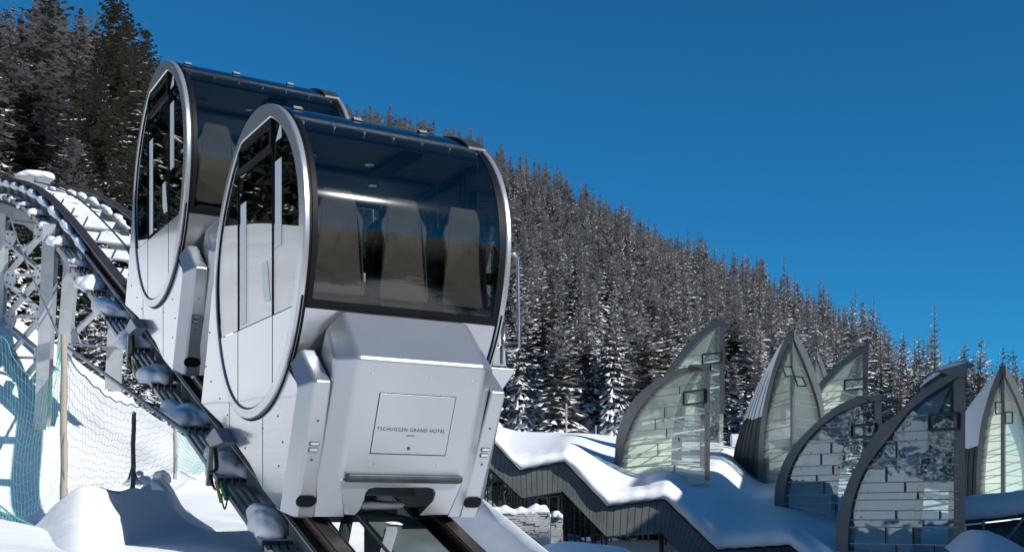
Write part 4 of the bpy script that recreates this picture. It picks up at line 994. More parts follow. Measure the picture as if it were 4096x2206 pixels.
# ------------------------------------------------------------------ glass sails
Z4 = lambda x, y: (2400 + .7252*x, 1200 + .7252*y)
S5 = lambda x, y: (2900 + .653*x, 1300 + .653*y)
S6 = lambda x, y: (3500 + .6532*x, 1300 + .6532*y)
def sail(label, us, vtop, vbot, Ys, a, b, c, arch, inner, base, lines, joints=(), window=None, Dk=.8, glass='sail_glass', right=None, rinner=None, rlines=None, cap=None, shellpx=None, framew=.35, postw=.34, tip=None, lining='sail_cream', open_wins=()):
    """vertical spine at column us and distance Ys; left facet along a, right facet along b, shell bulging along c"""
    a = Vector((*a, 0)).normalized(); b = Vector((*b, 0)).normalized(); c = Vector((*c, 0)).normalized()
    S0 = P(us, vbot, Ys); root = empty('glass_sail', S0, label, 'glass sail', 'glass and zinc sails on the roof')
    def hit(u, v, d=a, off=0.):
        r = Vector(((u - CX) / FPX, 1, (HY - v) / FPX)); nrm = Vector((d.y, -d.x, 0)); o = S0 + nrm * off
        k = o.dot(nrm) / r.dot(nrm); p = r * k - S0; return (p.x*d.x + p.y*d.y, p.z)
    def W3(s, z, d=a, off=0.): nrm = Vector((d.y, -d.x, 0)); return d * s + nrm * off + Vector((0, 0, z))
    A = [hit(*p) for p in catmull(arch, 6)]; I = [hit(*p) for p in catmull(inner, 6)]
    A.sort(key=lambda p: p[1]); I.sort(key=lambda p: p[1])
    az = [p[1] for p in A]; as_ = [p[0] for p in A]; iz = [p[1] for p in I]; is_ = [p[0] for p in I]
    SA = lambda z: float(np.interp(z, az, as_)); SI = lambda z: float(np.interp(z, iz, is_))
    zt_ = A[-1][1]; zb = A[0][1] - 1.2
    nrm = Vector((a.y, -a.x, 0)); 
    if nrm.y > 0: sgn = -1
    else: sgn = 1
    # facet outline in (s,z)
    zi = I[-1][1]
    B_ = [hit(*p) for p in base]; bs = sorted(B_)                                   # base line from near spine outwards (s grows)
    BZ = lambda s: float(np.interp(s, [p[0] for p in bs], [p[1] for p in bs])) - .25
    # left arch rib: extruded band of the shell edge
    def rib(prof, inn, d, name='rib', m_='sail_frame'):
        n = len(prof); v = []
        nn = Vector((d.y, -d.x, 0)); nn = nn if nn.y < 0 else -nn
        for (s, z), (si, z2) in zip(prof, inn):
            v += [d*s + nn*.16 + Vector((0,0,z)), d*si + nn*.16 + Vector((0,0,z2)), d*si - nn*framew + Vector((0,0,z2)), d*s - nn*framew + Vector((0,0,z))]
        f = [(4*i+j, 4*i+(j+1) % 4, 4*i+4+(j+1) % 4, 4*i+4+j) for i in range(n-1) for j in range(4)] + [(0,1,2,3), (4*n-1, 4*n-2, 4*n-3, 4*n-4)]
        o = mesh(name, v, f, m_, root); smooth_by_angle(o, 35); return o
    n = 40; zs = [zb + (zt_ - zb) * (k / (n - 1)) for k in range(n)]
    ks = np.linspace(0, 1, n)
    Ar = np.array([[np.interp(k, np.linspace(0, 1, len(A)), as_), np.interp(k, np.linspace(0, 1, len(A)), az)] for k in ks])
    Ir = np.array([[np.interp(k, np.linspace(0, 1, len(I)), is_), np.interp(k, np.linspace(0, 1, len(I)), iz)] for k in ks])
    Ar = np.vstack([[Ar[0, 0], Ar[0, 1] - 1.5], Ar]); Ir = np.vstack([[Ir[0, 0], Ir[0, 1] - 1.5], Ir])
    rib([tuple(p) for p in Ar], [tuple(p) for p in Ir], a)
    # right rib (mirror of the left one, or traced)
    if right:
        RA = sorted([hit(*p, b) for p in catmull(right, 6)], key=lambda p: p[1]); RI = sorted([hit(*p, b) for p in catmull(rinner, 6)], key=lambda p: p[1])
        rs = lambda L_, k: (float(np.interp(k, np.linspace(0, 1, len(L_)), [p[0] for p in L_])), float(np.interp(k, np.linspace(0, 1, len(L_)), [p[1] for p in L_])))
        RAr = [rs(RA, k) for k in ks]; RIr = [rs(RI, k) for k in ks]
    else:
        RAr = [tuple(p) for p in Ar]; RIr = [tuple(p) for p in Ir]; RI = I; RA = A
    RAr = [(RAr[0][0], min(RAr[0][1], Ar[0][1]))] + list(RAr) if right else RAr
    RIr = [(RIr[0][0], min(RIr[0][1], Ir[0][1]))] + list(RIr) if right else RIr
    rib(RAr, RIr, b)
    RS = lambda z: float(np.interp(z, [p[1] for p in sorted(RI, key=lambda p: p[1])], [p[0] for p in sorted(RI, key=lambda p: p[1])]))
    RSA = lambda z: float(np.interp(z, [p[1] for p in sorted(RA, key=lambda p: p[1])], [p[0] for p in sorted(RA, key=lambda p: p[1])]))
    # spine post
    m = MB(); zp = zi; bis = (a + b).normalized()
    vs = []
    for z in (zb, zp + .1):
        vs += [a*.16 - bis*.12 + Vector((0,0,z)), -bis*.16 + Vector((0,0,z)), b*.16 - bis*.12 + Vector((0,0,z)), b*postw + Vector((0,0,z)), bis*.30 + Vector((0,0,z)), a*postw + Vector((0,0,z))]
    m.add(vs, [(0,1,7,6),(1,2,8,7),(2,3,9,8),(3,4,10,9),(4,5,11,10),(5,0,6,11),(6,7,8,9,10,11)]); m.build('spine_post', 'sail_frame', root)
    if tip:
        q = hit(*tip); m = MB(); v = [W3(q[0], q[1], a, .2*sgn), W3(1.2, zi + .35, a, .25*sgn), W3(.1, zi - .05, a, .2*sgn), W3(-.2, zi, a, .2*sgn)]
        v2 = [p + Vector((-.1, .6, 0)) for p in v]; m.add(v + v2, [(0,1,2,3),(7,6,5,4),(0,4,5,1),(1,5,6,2),(2,6,7,3),(3,7,4,0)]); m.build('roof_tip', 'sail_frame', root)
    # panes: rows between mullion heights
    zl = sorted(set([round(hit(us, v)[1] if isinstance(v, (int, float)) else 0, 3) for v in lines]), reverse=True)
    levels = [zi - .05] + zl + [zb]
    def facet(d, S, lev, BZf, jnt=(), s0=.17, mul='mullion'):
        for i in range(len(lev) - 1):
            z1, z0 = lev[i], lev[i+1]
            if z1 - z0 < .05: continue
            cuts = [s0] + sorted([j[1] for j in jnt if j[0] == i]) + [99]
            for k in range(len(cuts) - 1):
                ca, cb = cuts[k] + (.025 if k else 0), cuts[k+1] - .025
                zz = np.linspace(z0 + .03, z1 - .03, 6); ed = [(min(S(z), cb), z) for z in zz]
                if max(e[0] for e in ed) <= ca + .03: continue
                ed = [(max(e[0], ca + .01), e[1]) for e in ed]
                poly = [(ca, z0 + .03)] + ed + [(ca, z1 - .03)]
                cut = [(s, max(z, BZf(s))) for s, z in poly]
                if max(p[1] for p in cut) - min(p[1] for p in cut) < .04: continue
                m = MB(); n = len(cut); m.add([W3(s, z, d) for s, z in cut], [tuple(range(n))]); m.build('glass_pane', glass, root)
            if k >= 0 and i < len(lev) - 2:
                sr = S(z0)
                if sr > s0 + .05 and BZf(s0) < z0:
                    m = MB(); m.beam(W3(s0, z0, d, .05*sgn), W3(sr, z0, d, .05*sgn), .075, .05); m.build('glazing_bar', mul, root)
            for j in jnt:
                if j[0] == i: m = MB(); m.beam(W3(j[1], z0, d, .06*sgn), W3(j[1], z1, d, .06*sgn), .05, .05, (0, 1, 0)); m.build('joint_bar', 'mullion_dark', root)
    J = []
    for (row, u, v) in joints: J.append((row, hit(u, v)[0]))
    facet(a, SI, levels, BZ, J)
    facet(b, RS, levels, lambda s: -1e3, ())
    if window:
        (u0, v0), (u1, v1) = window; p0 = hit(u0, v0); p1 = hit(u1, v1); m = MB()
        z1, z0 = p0[1], p1[1]; sa, sb = max(p1[0], .2), p0[0]
        for x, y in (((sa, z0), (sb, z0)), ((sa, z1), (sb, z1)), ((sa, z0), (sa, z1)), ((sb, z0), (sb, z1))): m.beam(W3(*x, a, .1*sgn), W3(*y, a, .1*sgn), .12, .12, (0, 1, 0) if x[0] == y[0] else (0, 0, 1))
        m.build('window_frame', 'mullion_dark', root)
    for (quad) in open_wins:
        v = [Vector((*P(u, vv, Ys - dd),)) - S0 for u, vv, dd in quad]; m = MB()
        for i in range(4): m.beam(v[i], v[(i+1) % 4], .09, .09, (0, 1, 0))
        f_ = m.build('window_frame', 'mullion_dark', root); m = MB(); m.add(v, [(0, 1, 2, 3)]); m.build('window_pane', glass, f_)
    # shell behind
    K = 14; outer = []; innr = []
    for r_i in range(len(Ar)):
        z = Ar[r_i][1]; zR = RAr[min(r_i, len(RAr)-1)][1]; sL, sR = Ar[r_i][0], RSA(z) if not right else RSA(max(z, RA[0][1]))
        L_ = a*sL; Rr = b*max(sR, .02)
        D = Dk * (max(sL, sR) * .9 + .25)
        if shellpx:
            ux = (CX - CX); vpx = HY - (S0.z + z) / Ys * FPX
            us_l = float(np.interp(vpx, [p[1] for p in shellpx], [p[0] for p in shellpx]))
            # depth so that the farthest left point of the shell meets the traced silhouette
            lo, hi = .05, 14
            for _ in range(22):
                D = (lo + hi) / 2; mn = 1e9
                for q in range(K + 1):
                    s_ = q / K; p = L_*(1-s_)**3 + 3*(L_ + c*D)*s_*(1-s_)**2 + 3*(Rr + c*D)*s_*s_*(1-s_) + Rr*s_**3 + S0
                    mn = min(mn, CX + FPX * p.x / p.y)
                if mn > us_l: lo = D
                else: hi = D
        ro = []; ri = []
        for q in range(K + 1):
            s_ = q / K; p = L_*(1-s_)**3 + 3*(L_ + c*D)*s_*(1-s_)**2 + 3*(Rr + c*D)*s_*s_*(1-s_) + Rr*s_**3
            zz = z * (1 - s_) + z * s_
            ro.append(tuple(p + Vector((0, 0, zz)))); L2 = L_*.985; R2 = Rr*.985; D2 = .03
            p = L2*(1-s_)**3 + 3*(L2 + c*D2)*s_*(1-s_)**2 + 3*(R2 + c*D2)*s_*s_*(1-s_) + R2*s_**3
            ri.append(tuple(p + Vector((0, 0, zz - .06))))
        outer.append(ro); innr.append(ri)
    KC = K if right else int(K * .62)
    if KC < K:
        gm = [[r_[q] for q in range(KC, K + 1)] for r_ in innr]
        o = grid_mesh('rear_glazing', gm, glass); o.parent = root
        for ri_ in range(4, len(innr) - 3, 4): m = MB(); m.tube([Vector(innr[ri_][q]) for q in range(KC, K + 1)], .05, 5); m.build('glazing_bar', 'mullion', root)
    outer = [r_[:KC + 1] for r_ in outer]; innr = [r_[:KC + 1] for r_ in innr]
    o = grid_mesh('zinc_shell', outer, 'zinc_dark'); o.parent = root
    if shellpx:     # standing seams, one rib each
        for q in [x * .5 for x in range(1, 2 * K)]:
            q0 = int(q); fr_ = q - q0; m = MB(); pts = [Vector(r[q0]).lerp(Vector(r[min(q0 + 1, K)]), fr_) for r in outer if True]
            ctr = bis * 2; pts2 = []
            for p in pts:
                dd = Vector((p.x - ctr.x, p.y - ctr.y, 0)); dd = dd.normalized() if dd.length > .01 else dd; pts2.append(p + dd * .05)
            m.tube(pts2, .045, 4); m.build('seam', 'zinc_dark', root)
    o = grid_mesh('lining', innr, lining); o.parent = root
    # slanting ties inside
    for k in range(0 if right else 3):
        z = zb + 1.4 + (zi - zb) * (.12 + .15 * k); s = SI(z)
        if s > .8:
            m = MB(); m.tube([a*s*.93 + Vector((0,0,z - .5)), b*RS(z)*.93 + Vector((0,0,z + .3))], .07, 6); m.tube([bis*.3 + Vector((0,0,z)), a*s*.6 + c*min(1.8, s*.5) + Vector((0,0,z+.9))], .06, 6); m.build('tie', 'interior_white', root)
    if cap:
        cap_px, th = cap[:2]
        if th > 0:      # snow cushion along the rib
            ps = [hit(*p) for p in cap_px]; rowsc = []
            for k in range(9):
                ang = math.pi * k / 8; r = []
                for i, (s, z) in enumerate(ps):
                    e = math.sin(math.pi * min(1, max(0, (i + .15) / (len(ps) - .7)))) ** .5 if 0 < i < len(ps) - 1 else .2
                    r.append(S0 + W3(s, z + math.sin(ang) * th * e, a, sgn * (.2 - 1.1 * (1 - math.cos(ang)) / 2)))
                rowsc.append([tuple(p) for p in r])
            o = grid_mesh('rib_snow', rowsc, 'snow_far'); tag(o, 'long snow cushion resting on the curved rib of the big right hand sail', 'snow')
        else:
            zl_ = hit(*cap_px)[1]; rr_ = []
            for ri_, r in enumerate(outer):
                if r[0][2] < zl_ - 1.5: continue
                row = []
                for q in range(0, K - 3):
                    p = Vector(r[q]); dd = Vector((p.x - bis.x*2, p.y - bis.y*2, 0)).normalized()
                    row.append(S0 + p + dd * .14 + Vector((0, 0, .02)))
                rr_.append(row)
            # ragged lower edge
            for q in range(len(rr_[0])): 
                low = rr_[1][q]; rr_[0][q] = low.lerp(rr_[0][q], .3 + .6 * (q % 2))
            o = grid_mesh('shell_snow', [[tuple(p) for p in r] for r in rr_], 'snow_far'); tag(o, cap[2], 'snow')
    return root
A_ = (-.785, .62); B_dir = (-.60, .80)
sail('tall glass sail standing behind the leftmost one, pointed tip and long window', Z4(682,0)[0], Z4(0,140)[1], 1880, 86, (-.80, .60), (.12, .99), (.32, .95),
     [Z4(*p) for p in ((300,560),(345,440),(400,350),(470,260),(540,190),(600,140),(650,115),(690,108))], [Z4(*p) for p in ((330,560),(378,440),(430,362),(490,285),(560,212),(620,165),(672,143))],
     [Z4(682, 895), Z4(300, 880)], [Z4(0, y)[1] for y in (290, 345, 395, 455, 515, 575, 640, 700, 760, 820)], window=(Z4(568, 300), Z4(668, 345)), tip=Z4(702, 100))
sail('leftmost low glass sail with quarter round rib and sunlit cream inside', Z4(600,0)[0], Z4(0,378)[1], 1947, 67.5, B_dir, (.14, .99), (.30, .95),
     [Z4(*p) for p in ((90,905),(92,860),(100,760),(130,660),(185,560),(265,480),(365,415),(470,370),(600,352))], [Z4(*p) for p in ((128,905),(132,860),(140,800),(165,720),(208,630),(270,545),(345,470),(420,420),(500,392),(590,384))],
     [Z4(600, 1032), Z4(460, 1028), Z4(290, 988), Z4(210, 945), Z4(128, 900)], [Z4(0, y)[1] for y in (455, 497, 565, 625, 688, 742, 768, 843, 897, 962, 1015)],
     joints=((1, *Z4(443, 490)), (3, *Z4(360, 612)), (4, *Z4(308, 680)), (5, *Z4(370, 735)), (6, *Z4(437, 768)), (7, *Z4(323, 825)), (9, *Z4(412, 880)), (10, *Z4(380, 945))), window=(Z4(467, 508), Z4(583, 565)), tip=Z4(622, 352))
shC = [S5(*p) for p in ((408,30),(395,48),(340,108),(270,210),(200,325),(140,455),(95,590),(65,700),(52,790),(50,900),(50,1100))]
sail('tall pointed sail seen from the front with two open windows and ribbed zinc side', S5(414,0)[0], S5(0,100)[1], 1965, 78, (-.2, .98), (.64, .77), (-.42, .90),
     [S5(*p) for p in ((208,1010),(212,900),(218,760),(228,640),(248,500),(282,350),(332,190),(380,80),(408,30))], [S5(*p) for p in ((250,1015),(248,880),(248,760),(258,620),(281,470),(314,330),(357,200),(395,115),(409,92))],
     [S5(414, 985), S5(250, 1010)], [S5(0, y)[1] for y in (250, 310, 398, 450, 478, 565, 615, 690, 738, 768, 822, 898, 950, 982)],
     right=[S5(*p) for p in ((640,1000),(628,720),(600,545),(580,430),(550,320),(500,190),(450,92),(410,30))], rinner=[S5(*p) for p in ((612,1000),(600,720),(575,560),(558,470),(528,375),(488,265),(446,165),(412,95))],
     shellpx=[(p[0], p[1]) for p in shC], cap=(S5(200, 455), -1, 'white snow clinging to the upper ribbed side of the tall pointed sail'), framew=.3,
     open_wins=(((S5(350,250) + (.0,)), (S5(405,255) + (.0,)), (S5(425,308) + (.6,)), (S5(372,312) + (.6,))), ((S5(425,312) + (.0,)), (S5(475,318) + (.0,)), (S5(497,372) + (.6,)), (S5(445,372) + (.6,)))))
sail('smallest sail, only its pointed top showing behind the tall pointed one', S5(556,0)[0], S5(0,222)[1], 1850, 104, (-.2, .98), (.62, .78), (-.3, .95),
     [S5(*p) for p in ((470,700),(490,400),(512,240),(535,190),(552,166))], [S5(*p) for p in ((495,700),(512,400),(528,270),(545,235),(556,212))], [S5(556, 700), S5(490, 700)], [S5(0, y)[1] for y in (260, 320, 400, 500)],
     right=[S5(*p) for p in ((660,700),(640,400),(612,292),(585,215),(554,166))], rinner=[S5(*p) for p in ((640,700),(615,400),(592,300),(575,248),(557,213))], framew=.3)
sail('sail with wide window rising behind the low dark one, right of the pointed pair', S5(868,0)[0], S5(0,160)[1], 1880, 92, (-.80, .60), (.12, .99), (.38, .92),
     [S5(*p) for p in ((500,620),(520,480),(565,380),(620,312),(700,230),(780,172),(850,134),(880,122))], [S5(*p) for p in ((530,620),(545,490),(585,408),(640,340),(715,262),(790,208),(850,172))],
     [S5(868, 900), S5(500, 900)], [S5(0, y)[1] for y in (325, 390, 455, 520, 590, 660)], window=(S5(735, 338), S5(856, 390)), tip=S5(893, 108))
sail('low shaded sail with dark rounded rib in the middle right, its glass mirroring trees', S5(950,0)[0], S5(0,462)[1], 2100, 64, (-.68, .73), (.18, .98), (.38, .92),
     [S5(*p) for p in ((313,1030),(318,990),(330,940),(370,830),(430,740),(520,640),(620,550),(720,480),(850,435),(950,425))], [S5(*p) for p in ((372,1062),(376,1010),(384,970),(402,900),(442,810),(510,708),(600,615),(720,532),(850,482),(935,463))],
     [S5(950, 1260), S5(655, 1196), S5(520, 1130), S5(370, 1062)], [S5(0, y)[1] for y in (580, 604, 682, 700, 770, 845, 905, 945, 1030, 1085, 1165)],
     joints=((1, *S5(760, 600)), (4, *S5(652, 740)), (5, *S5(590, 800)), (6, *S5(663, 880)), (7, *S5(563, 935)), (8, *S5(610, 990)), (9, *S5(722, 1050)), (10, *S5(680, 1120))), window=(S5(783, 614), S5(930, 680)), glass='sail_glass_shaded', lining='sail_lining_unlit', tip=S5(982, 425))
sail('largest dark framed sail in front at right with reflections in its glass', S6(540,0)[0], S6(0,290)[1], 2290, 54, (-.72, .69), (.33, .94), (.46, .89),
     [S5(690,1262), S5(700,1190), S5(740,1020), S5(800,880), S5(880,740), S5(960,620), S6(145,540), S6(230,455), S6(320,385), S6(420,325), S6(540,272)],
     [S5(762,1320), S5(770,1210), S5(797,1060), S5(850,915), S5(930,790), S5(1010,690), S6(200,545), S6(290,465), S6(390,395), S6(510,318)],
     [S6(540, 1480), S6(200, 1420), S5(1072, 1410), S5(900, 1360), S5(765, 1315)], [S6(0, y)[1] for y in (535, 632, 690, 802, 848, 950, 1015, 1062, 1130, 1190, 1238, 1345, 1440)],
     joints=((3, *S6(132, 850)), (4, *S6(328, 830)), (5, *S6(70, 920)), (6, *S6(185, 1000)), (7, *S6(263, 1080)), (9, *S6(130, 1180)), (9, *S6(400, 1180)), (10, *S6(297, 1210)), (11, *S6(235, 1290)), (11, *S6(68, 1235)), (12, *S6(366, 1360)), (12, *S6(132, 1375))),
     window=(S6(338, 550), S6(516, 632)), glass='sail_glass_shaded', lining='sail_lining_unlit', tip=S6(580, 228), cap=([S6(285, 395), S6(300, 370), S6(350, 335), S6(420, 290), S6(490, 262), S6(540, 248), S6(572, 240)], .42), framew=.5, postw=.45)
shH = [S6(*p) for p in ((783,245),(740,290),(690,345),(640,400),(590,460),(555,510),(520,600),(500,800),(500,1100))]
sail('pointed sail at the right edge with ribbed snowy side and closed windows', S6(790,0)[0], S6(0,315)[1], 1985, 84, (-.30, .95), (.68, .73), (-.5, .86),
     [S6(*p) for p in ((630,1060),(632,900),(640,780),(662,600),(700,450),(740,335),(783,245))], [S6(*p) for p in ((654,1060),(655,950),(664,800),(690,600),(722,480),(752,390),(787,318))],
     [S6(790, 1045), S6(654, 1055)], [S6(0, y)[1] for y in (465, 540, 600, 668, 705, 785, 832, 915, 965)], right=[S6(*p) for p in ((985,1060),(978,800),(945,600),(910,480),(850,350),(785,245))], rinner=[S6(*p) for p in ((955,1060),(945,800),(912,620),(880,510),(832,400),(788,318))],
     shellpx=shH, cap=(S6(600, 640), -1, 'snow covering the upper ribbed side of the pointed sail at the right edge'), framew=.3,
     open_wins=((S6(738,470)+(.1,), S6(783,470)+(.1,), S6(783,540)+(.1,), S6(738,540)+(.1,)), (S6(798,530)+(.1,), S6(842,530)+(.1,), S6(842,598)+(.1,), S6(798,598)+(.1,))))
# white pipe behind the sails
m = MB(); p = P(2925, 1760, 96); m.tube([Vector((0,0,0)), Vector((.9, 0, 0))], .55, 20); o = m.build('vent_pipe', 'interior_white'); o.location = p; tag(o, 'short white round vent pipe on the roof between two sails', 'vent')
# right hand glazed link with snow roof
LK = empty('glazed_link', P(3980, 2200, 58), 'flat roofed glazed passage at right edge with teal panes under snow', 'building')
def lobj(m, name, mat, par=LK): m.v = [tuple(Vector(p) - Vector(LK.location)) for p in m.v]; return m.build(name, mat, par)
def lq(q, Y, d, name, mat):
    m = MB(); v = [P(u, vv, Y) for u, vv in q]; v += [p + Vector((0, d, 0)) for p in v]; n = len(q); m.add(v, [tuple(range(n)), tuple(range(2*n-1, n-1, -1))] + [(i, n+i, n+(i+1) % n, (i+1) % n) for i in range(n)]); return lobj(m, name, mat)
lq([(3868, 2078), (4200, 2042), (4200, 2056), (3868, 2094)], 58, .3, 'roof_edge', 'zinc_dark')
lq([(3868, 2100), (4200, 2062), (4200, 2100), (3868, 2118)], 58.6, .1, 'panel', 'dark_steel')
lq([(3868, 2118), (4200, 2090), (4200, 2300), (3868, 2300)], 61, .1, 'back_wall', 'interior_room')
for i in range(8):
    a = 3950 + i * 34; lq([(a, 2112 - i*2), (a + 31, 2110 - i*2), (a + 31, 2260), (a, 2260)], 59, .04, 'glass_pane', 'teal_pane')
m = MB(); m.beam(P(3933, 2078, 57.9), P(3933, 2130, 57.9), .10, .1, (0, 1, 0)); lobj(m, 'post', 'galvanised')
m = MB(); m.beam(P(4110, 2050, 57.6), P(4033, 2148, 57.6), .12, .12); lobj(m, 'brace', 'galvanised')
rows = []
for dv, dy in ((2, 57.8), (-8, 57.6), (-40, 57.7), (-75, 58.0), (-92, 59), (-96, 63), (-90, 68), (-80, 70)):
    rows.append([tuple(P(u, 2078 - (u - 3868) * .109 + dv + 2 * math.sin(u * .03 + dy), dy)) for u in np.arange(3820, 4260, 12)])
o = grid_mesh('link_snow', rows, 'snow_far'); tag(o, 'flat thick snow layer on the roof of the glazed passage', 'snow', kind='stuff')

# ------------------------------------------------------------------ hills and forest
HT = [(-4200,-200),(-2500,-100),(-1500,0),(0,90),(60,90),(180,40),(260,70),(400,130),(620,300),(750,380),(1000,420),(1360,432),(1500,440),(1700,480),(1900,530),(2000,590),(2100,640),(2300,725),(2500,830),(2700,940),(2900,1015),(3100,1085),(3300,1190),(3500,1295),(3600,1365),(3700,1450),(3900,1540),(4100,1580),(5500,1700)]
HR = [(-4200,230),(-1500,240),(0,250),(450,280),(750,380),(1000,430),(1360,480),(1700,480),(2100,460),(2500,440),(2900,410),(3300,350),(3500,310),(3700,260),(4100,250),(5500,260)]
HB = [(-4200,45),(-1500,50),(0,60),(600,70),(1200,110),(1900,150),(3300,150),(3700,150),(5500,140)]
HBV = [(-4200,1150),(-1500,1300),(0,1330),(500,1560),(900,1750),(1200,1800),(1900,1745),(2500,1770),(3000,1850),(3500,1930),(4100,1960),(5500,1990)]
def hill(u, Y):
    Yb, Yr, vb, vt_ = interp(u, HB), interp(u, HR), interp(u, HBV), interp(u, HT)
    vr = vt_ + 17.5 * FPX / Yr
    zb = (HY - vb) / FPX * Yb; zr = (HY - vr) / FPX * Yr; s = (Y - Yb) / (Yr - Yb)
    if s < 0: return zb + s * (Yr - Yb) * .25
    if s <= 1: return zb + (zr - zb) * (s ** 1.08)
    return zr - (s - 1) ** 2 * (zr - zb) * .8 - (s - 1) * (Yr - Yb) * .02
us2 = np.arange(-4200, 5600, 70.); v = []; ncol = 44
for u in us2:
    Yb, Yr = interp(u, HB), interp(u, HR)
    for i in range(ncol):
        s = -.35 + 1.9 * i / (ncol - 1); Y = Yb + (Yr - Yb) * s; v.append(((u - CX) / FPX * Y, Y, hill(u, Y) - .3))
f = [(i*ncol+j, (i+1)*ncol+j, (i+1)*ncol+j+1, i*ncol+j+1) for i in range(len(us2)-1) for j in range(ncol-1)]
struct(mesh('hillside', v, f, 'snow_far', smooth=True))
struct(mesh('valley_floor', [(-3000, -3000, -14), (3000, -3000, -14), (3000, 3000, -14), (-3000, 3000, -14)], [(0, 1, 2, 3)], 'snow_far'))
# forested hillside on the opposite side of the valley (seen mirrored in the glass)
def opp_mat():
    m, n, b = newmat('far_forest'); t = noise(n, .09, 6, .7); r = ramp(n, t.outputs[0], [(.4, (.02, .018, .013)), (.62, (.05, .04, .032)), (.93, (.3, .31, .33))]); n.links.new(r.outputs[0], b.inputs['Base Color']); b.inputs['Roughness'].default_value = .9
opp_mat()
v = []; na, nr_ = 90, 14
for i in range(na):
    a = R(52 - 272 * i / (na - 1))
    for j in range(nr_):
        s = j / (nr_ - 1); d = 22 + 640 * s; h = -6 + 150 * s ** 1.25 * (.85 + .15 * math.sin(a * 3 + 1) + .05 * math.sin(a * 11)); v.append((math.cos(a) * d, math.sin(a) * d - 22, h))
f = [(i*nr_+j, (i+1)*nr_+j, (i+1)*nr_+j+1, i*nr_+j+1) for i in range(na-1) for j in range(nr_-1)]
struct(mesh('opposite_hillside', v, f, 'far_forest', smooth=True))

def conifer(name, H, Rm, levels, nb, seg, seed, mats, droop=.5, gap=.0, wfac=.5, first=.06, taper=.85, trunk=True, up=.15):
    g = np.random.default_rng(seed); V = []; F = []; M = []
    def tri(a, b, c, m=0): k = len(V); V.extend((a, b, c)); F.append((k, k+1, k+2)); M.append(m)
    def quad(a, b, c, d): k = len(V); V.extend((a, b, c, d)); F.append((k, k+1, k+2, k+3)); M.append(0)
    lop = g.uniform(0, 6.28)
    for i in range(levels):
        q = (i + g.uniform(-.3, .3)) / levels; q = min(max(q, 0), .995); z = H * (first + (1 - first) * q ** .93)
        rad = Rm * ((1 - q) ** taper) * (1 + .10 * math.sin(i * 1.3 + lop)) + .04 * Rm
        n = max(4, int(nb * (.55 + .45 * (1 - q)))); a0 = g.uniform(0, 6.28)
        for b in range(n):
            if g.random() < gap: continue
            a = a0 + 6.283 * b / n + g.uniform(-.25, .25); L = rad * g.uniform(.68, 1.18) * (1 + .12 * math.cos(a - lop))
            ca, sa = math.cos(a), math.sin(a); sg = max(2, int(seg * (.45 + .55 * L / Rm)))
            dr = droop * g.uniform(.7, 1.3) * (1 - q * .8); zz0 = z
            prev = None
            for k in range(sg + 1):
                x = k / sg; r = L * x; zb_ = z + L * (up * q + .05) * x * 2 - dr * L * x * x * 1.1 + .15 * L * x ** 4
                if k:
                    w = wfac * L * (1 - x * .75) * g.uniform(.6, 1.15) * (.45 + 1.1 * min(x, .5)); w = max(w, .05 * Rm)
                    r0, z0 = prev; fw = L / sg * g.uniform(.5, 1.1)
                    for s in (-1, 1):
                        tw = g.uniform(.1, .45) * w
                        px, py = ca * r0, sa * r0; tx, ty = ca * (r0 + fw) - sa * s * w, sa * (r0 + fw) + ca * s * w
                        qx, qy = ca * r, sa * r
                        if s > 0: tri((px, py, z0), (qx, qy, zb_), (tx, ty, zb_ - tw))
                        else: tri((px, py, z0), (tx, ty, zb_ - tw), (qx, qy, zb_))
                    if seg > 4 and g.random() < .3:     # hanging twig
                        hx, hy = ca * (r0 + r) / 2 + g.uniform(-.05, .05) * w, sa * (r0 + r) / 2; d = .16 * L * g.uniform(.5, 1.2)
                        tri((hx - sa*.04*L, hy + ca*.04*L, zb_), (hx + sa*.04*L, hy - ca*.04*L, zb_), (hx + g.uniform(-.1, .1)*d, hy, zb_ - d), 2)
                prev = (r, zb_)
            # tip tuft
            tri((ca*L*.9 + sa*.05*L, sa*L*.9 - ca*.05*L, prev[1]), (ca*L*1.1, sa*L*1.1, prev[1] + .04*L), (ca*L*.9 - sa*.05*L, sa*L*.9 + ca*.05*L, prev[1]))
    me = bpy.data.meshes.new(name + '_crown')
    nc = len(F)
    T = []; TM = []
    if trunk:
        n = 6; rb = Rm * .075 + .04; k = len(V); hs = (0, .3, .6, 1.0)
        for hh in hs:
            for j in range(n): a = 6.283*j/n; rr = rb * (1 - hh) + .012; V.append((math.cos(a)*rr, math.sin(a)*rr, H*hh*1.02))
        for i in range(len(hs)-1):
            for j in range(n): T.append((k+i*n+j, k+i*n+(j+1) % n, k+(i+1)*n+(j+1) % n, k+(i+1)*n+j))
    if trunk == 'split':
        me.from_pydata([tuple(x) for x in V], [], F); [me.materials.append(MAT[q]) for q in (mats[0], 'bark', 'needles_mirror')]; me.polygons.foreach_set('material_index', M)
        mt = bpy.data.meshes.new(name + '_trunk'); mt.from_pydata([tuple(x) for x in V[k:]], [], [tuple(i - k for i in q) for q in T]); mt.materials.append(MAT['bark']); return me, mt
    me.from_pydata([tuple(x) for x in V], [], F + T); [me.materials.append(MAT[q]) for q in (mats[0], 'bark', 'needles_mirror')]
    me.polygons.foreach_set('material_index', M + [1]*len(T)); me.update(); return me
FAR = ([conifer('spruce', 17, 3.0 + .25 * (s % 3), 26, 13, 3, s, ['needles_far'], .55, .07, .95, taper=.62 + .06 * (s % 3)) for s in range(5)] +
       [conifer('spruce', 19, 2.5, 30, 11, 3, 20 + s, ['needles_far'], .75, .12, .85, taper=.75) for s in range(3)] +
       [conifer('spruce', 14, 3.4, 22, 13, 4, 30 + s, ['needles_far'], .45, .10, .7, taper=.5) for s in range(2)])
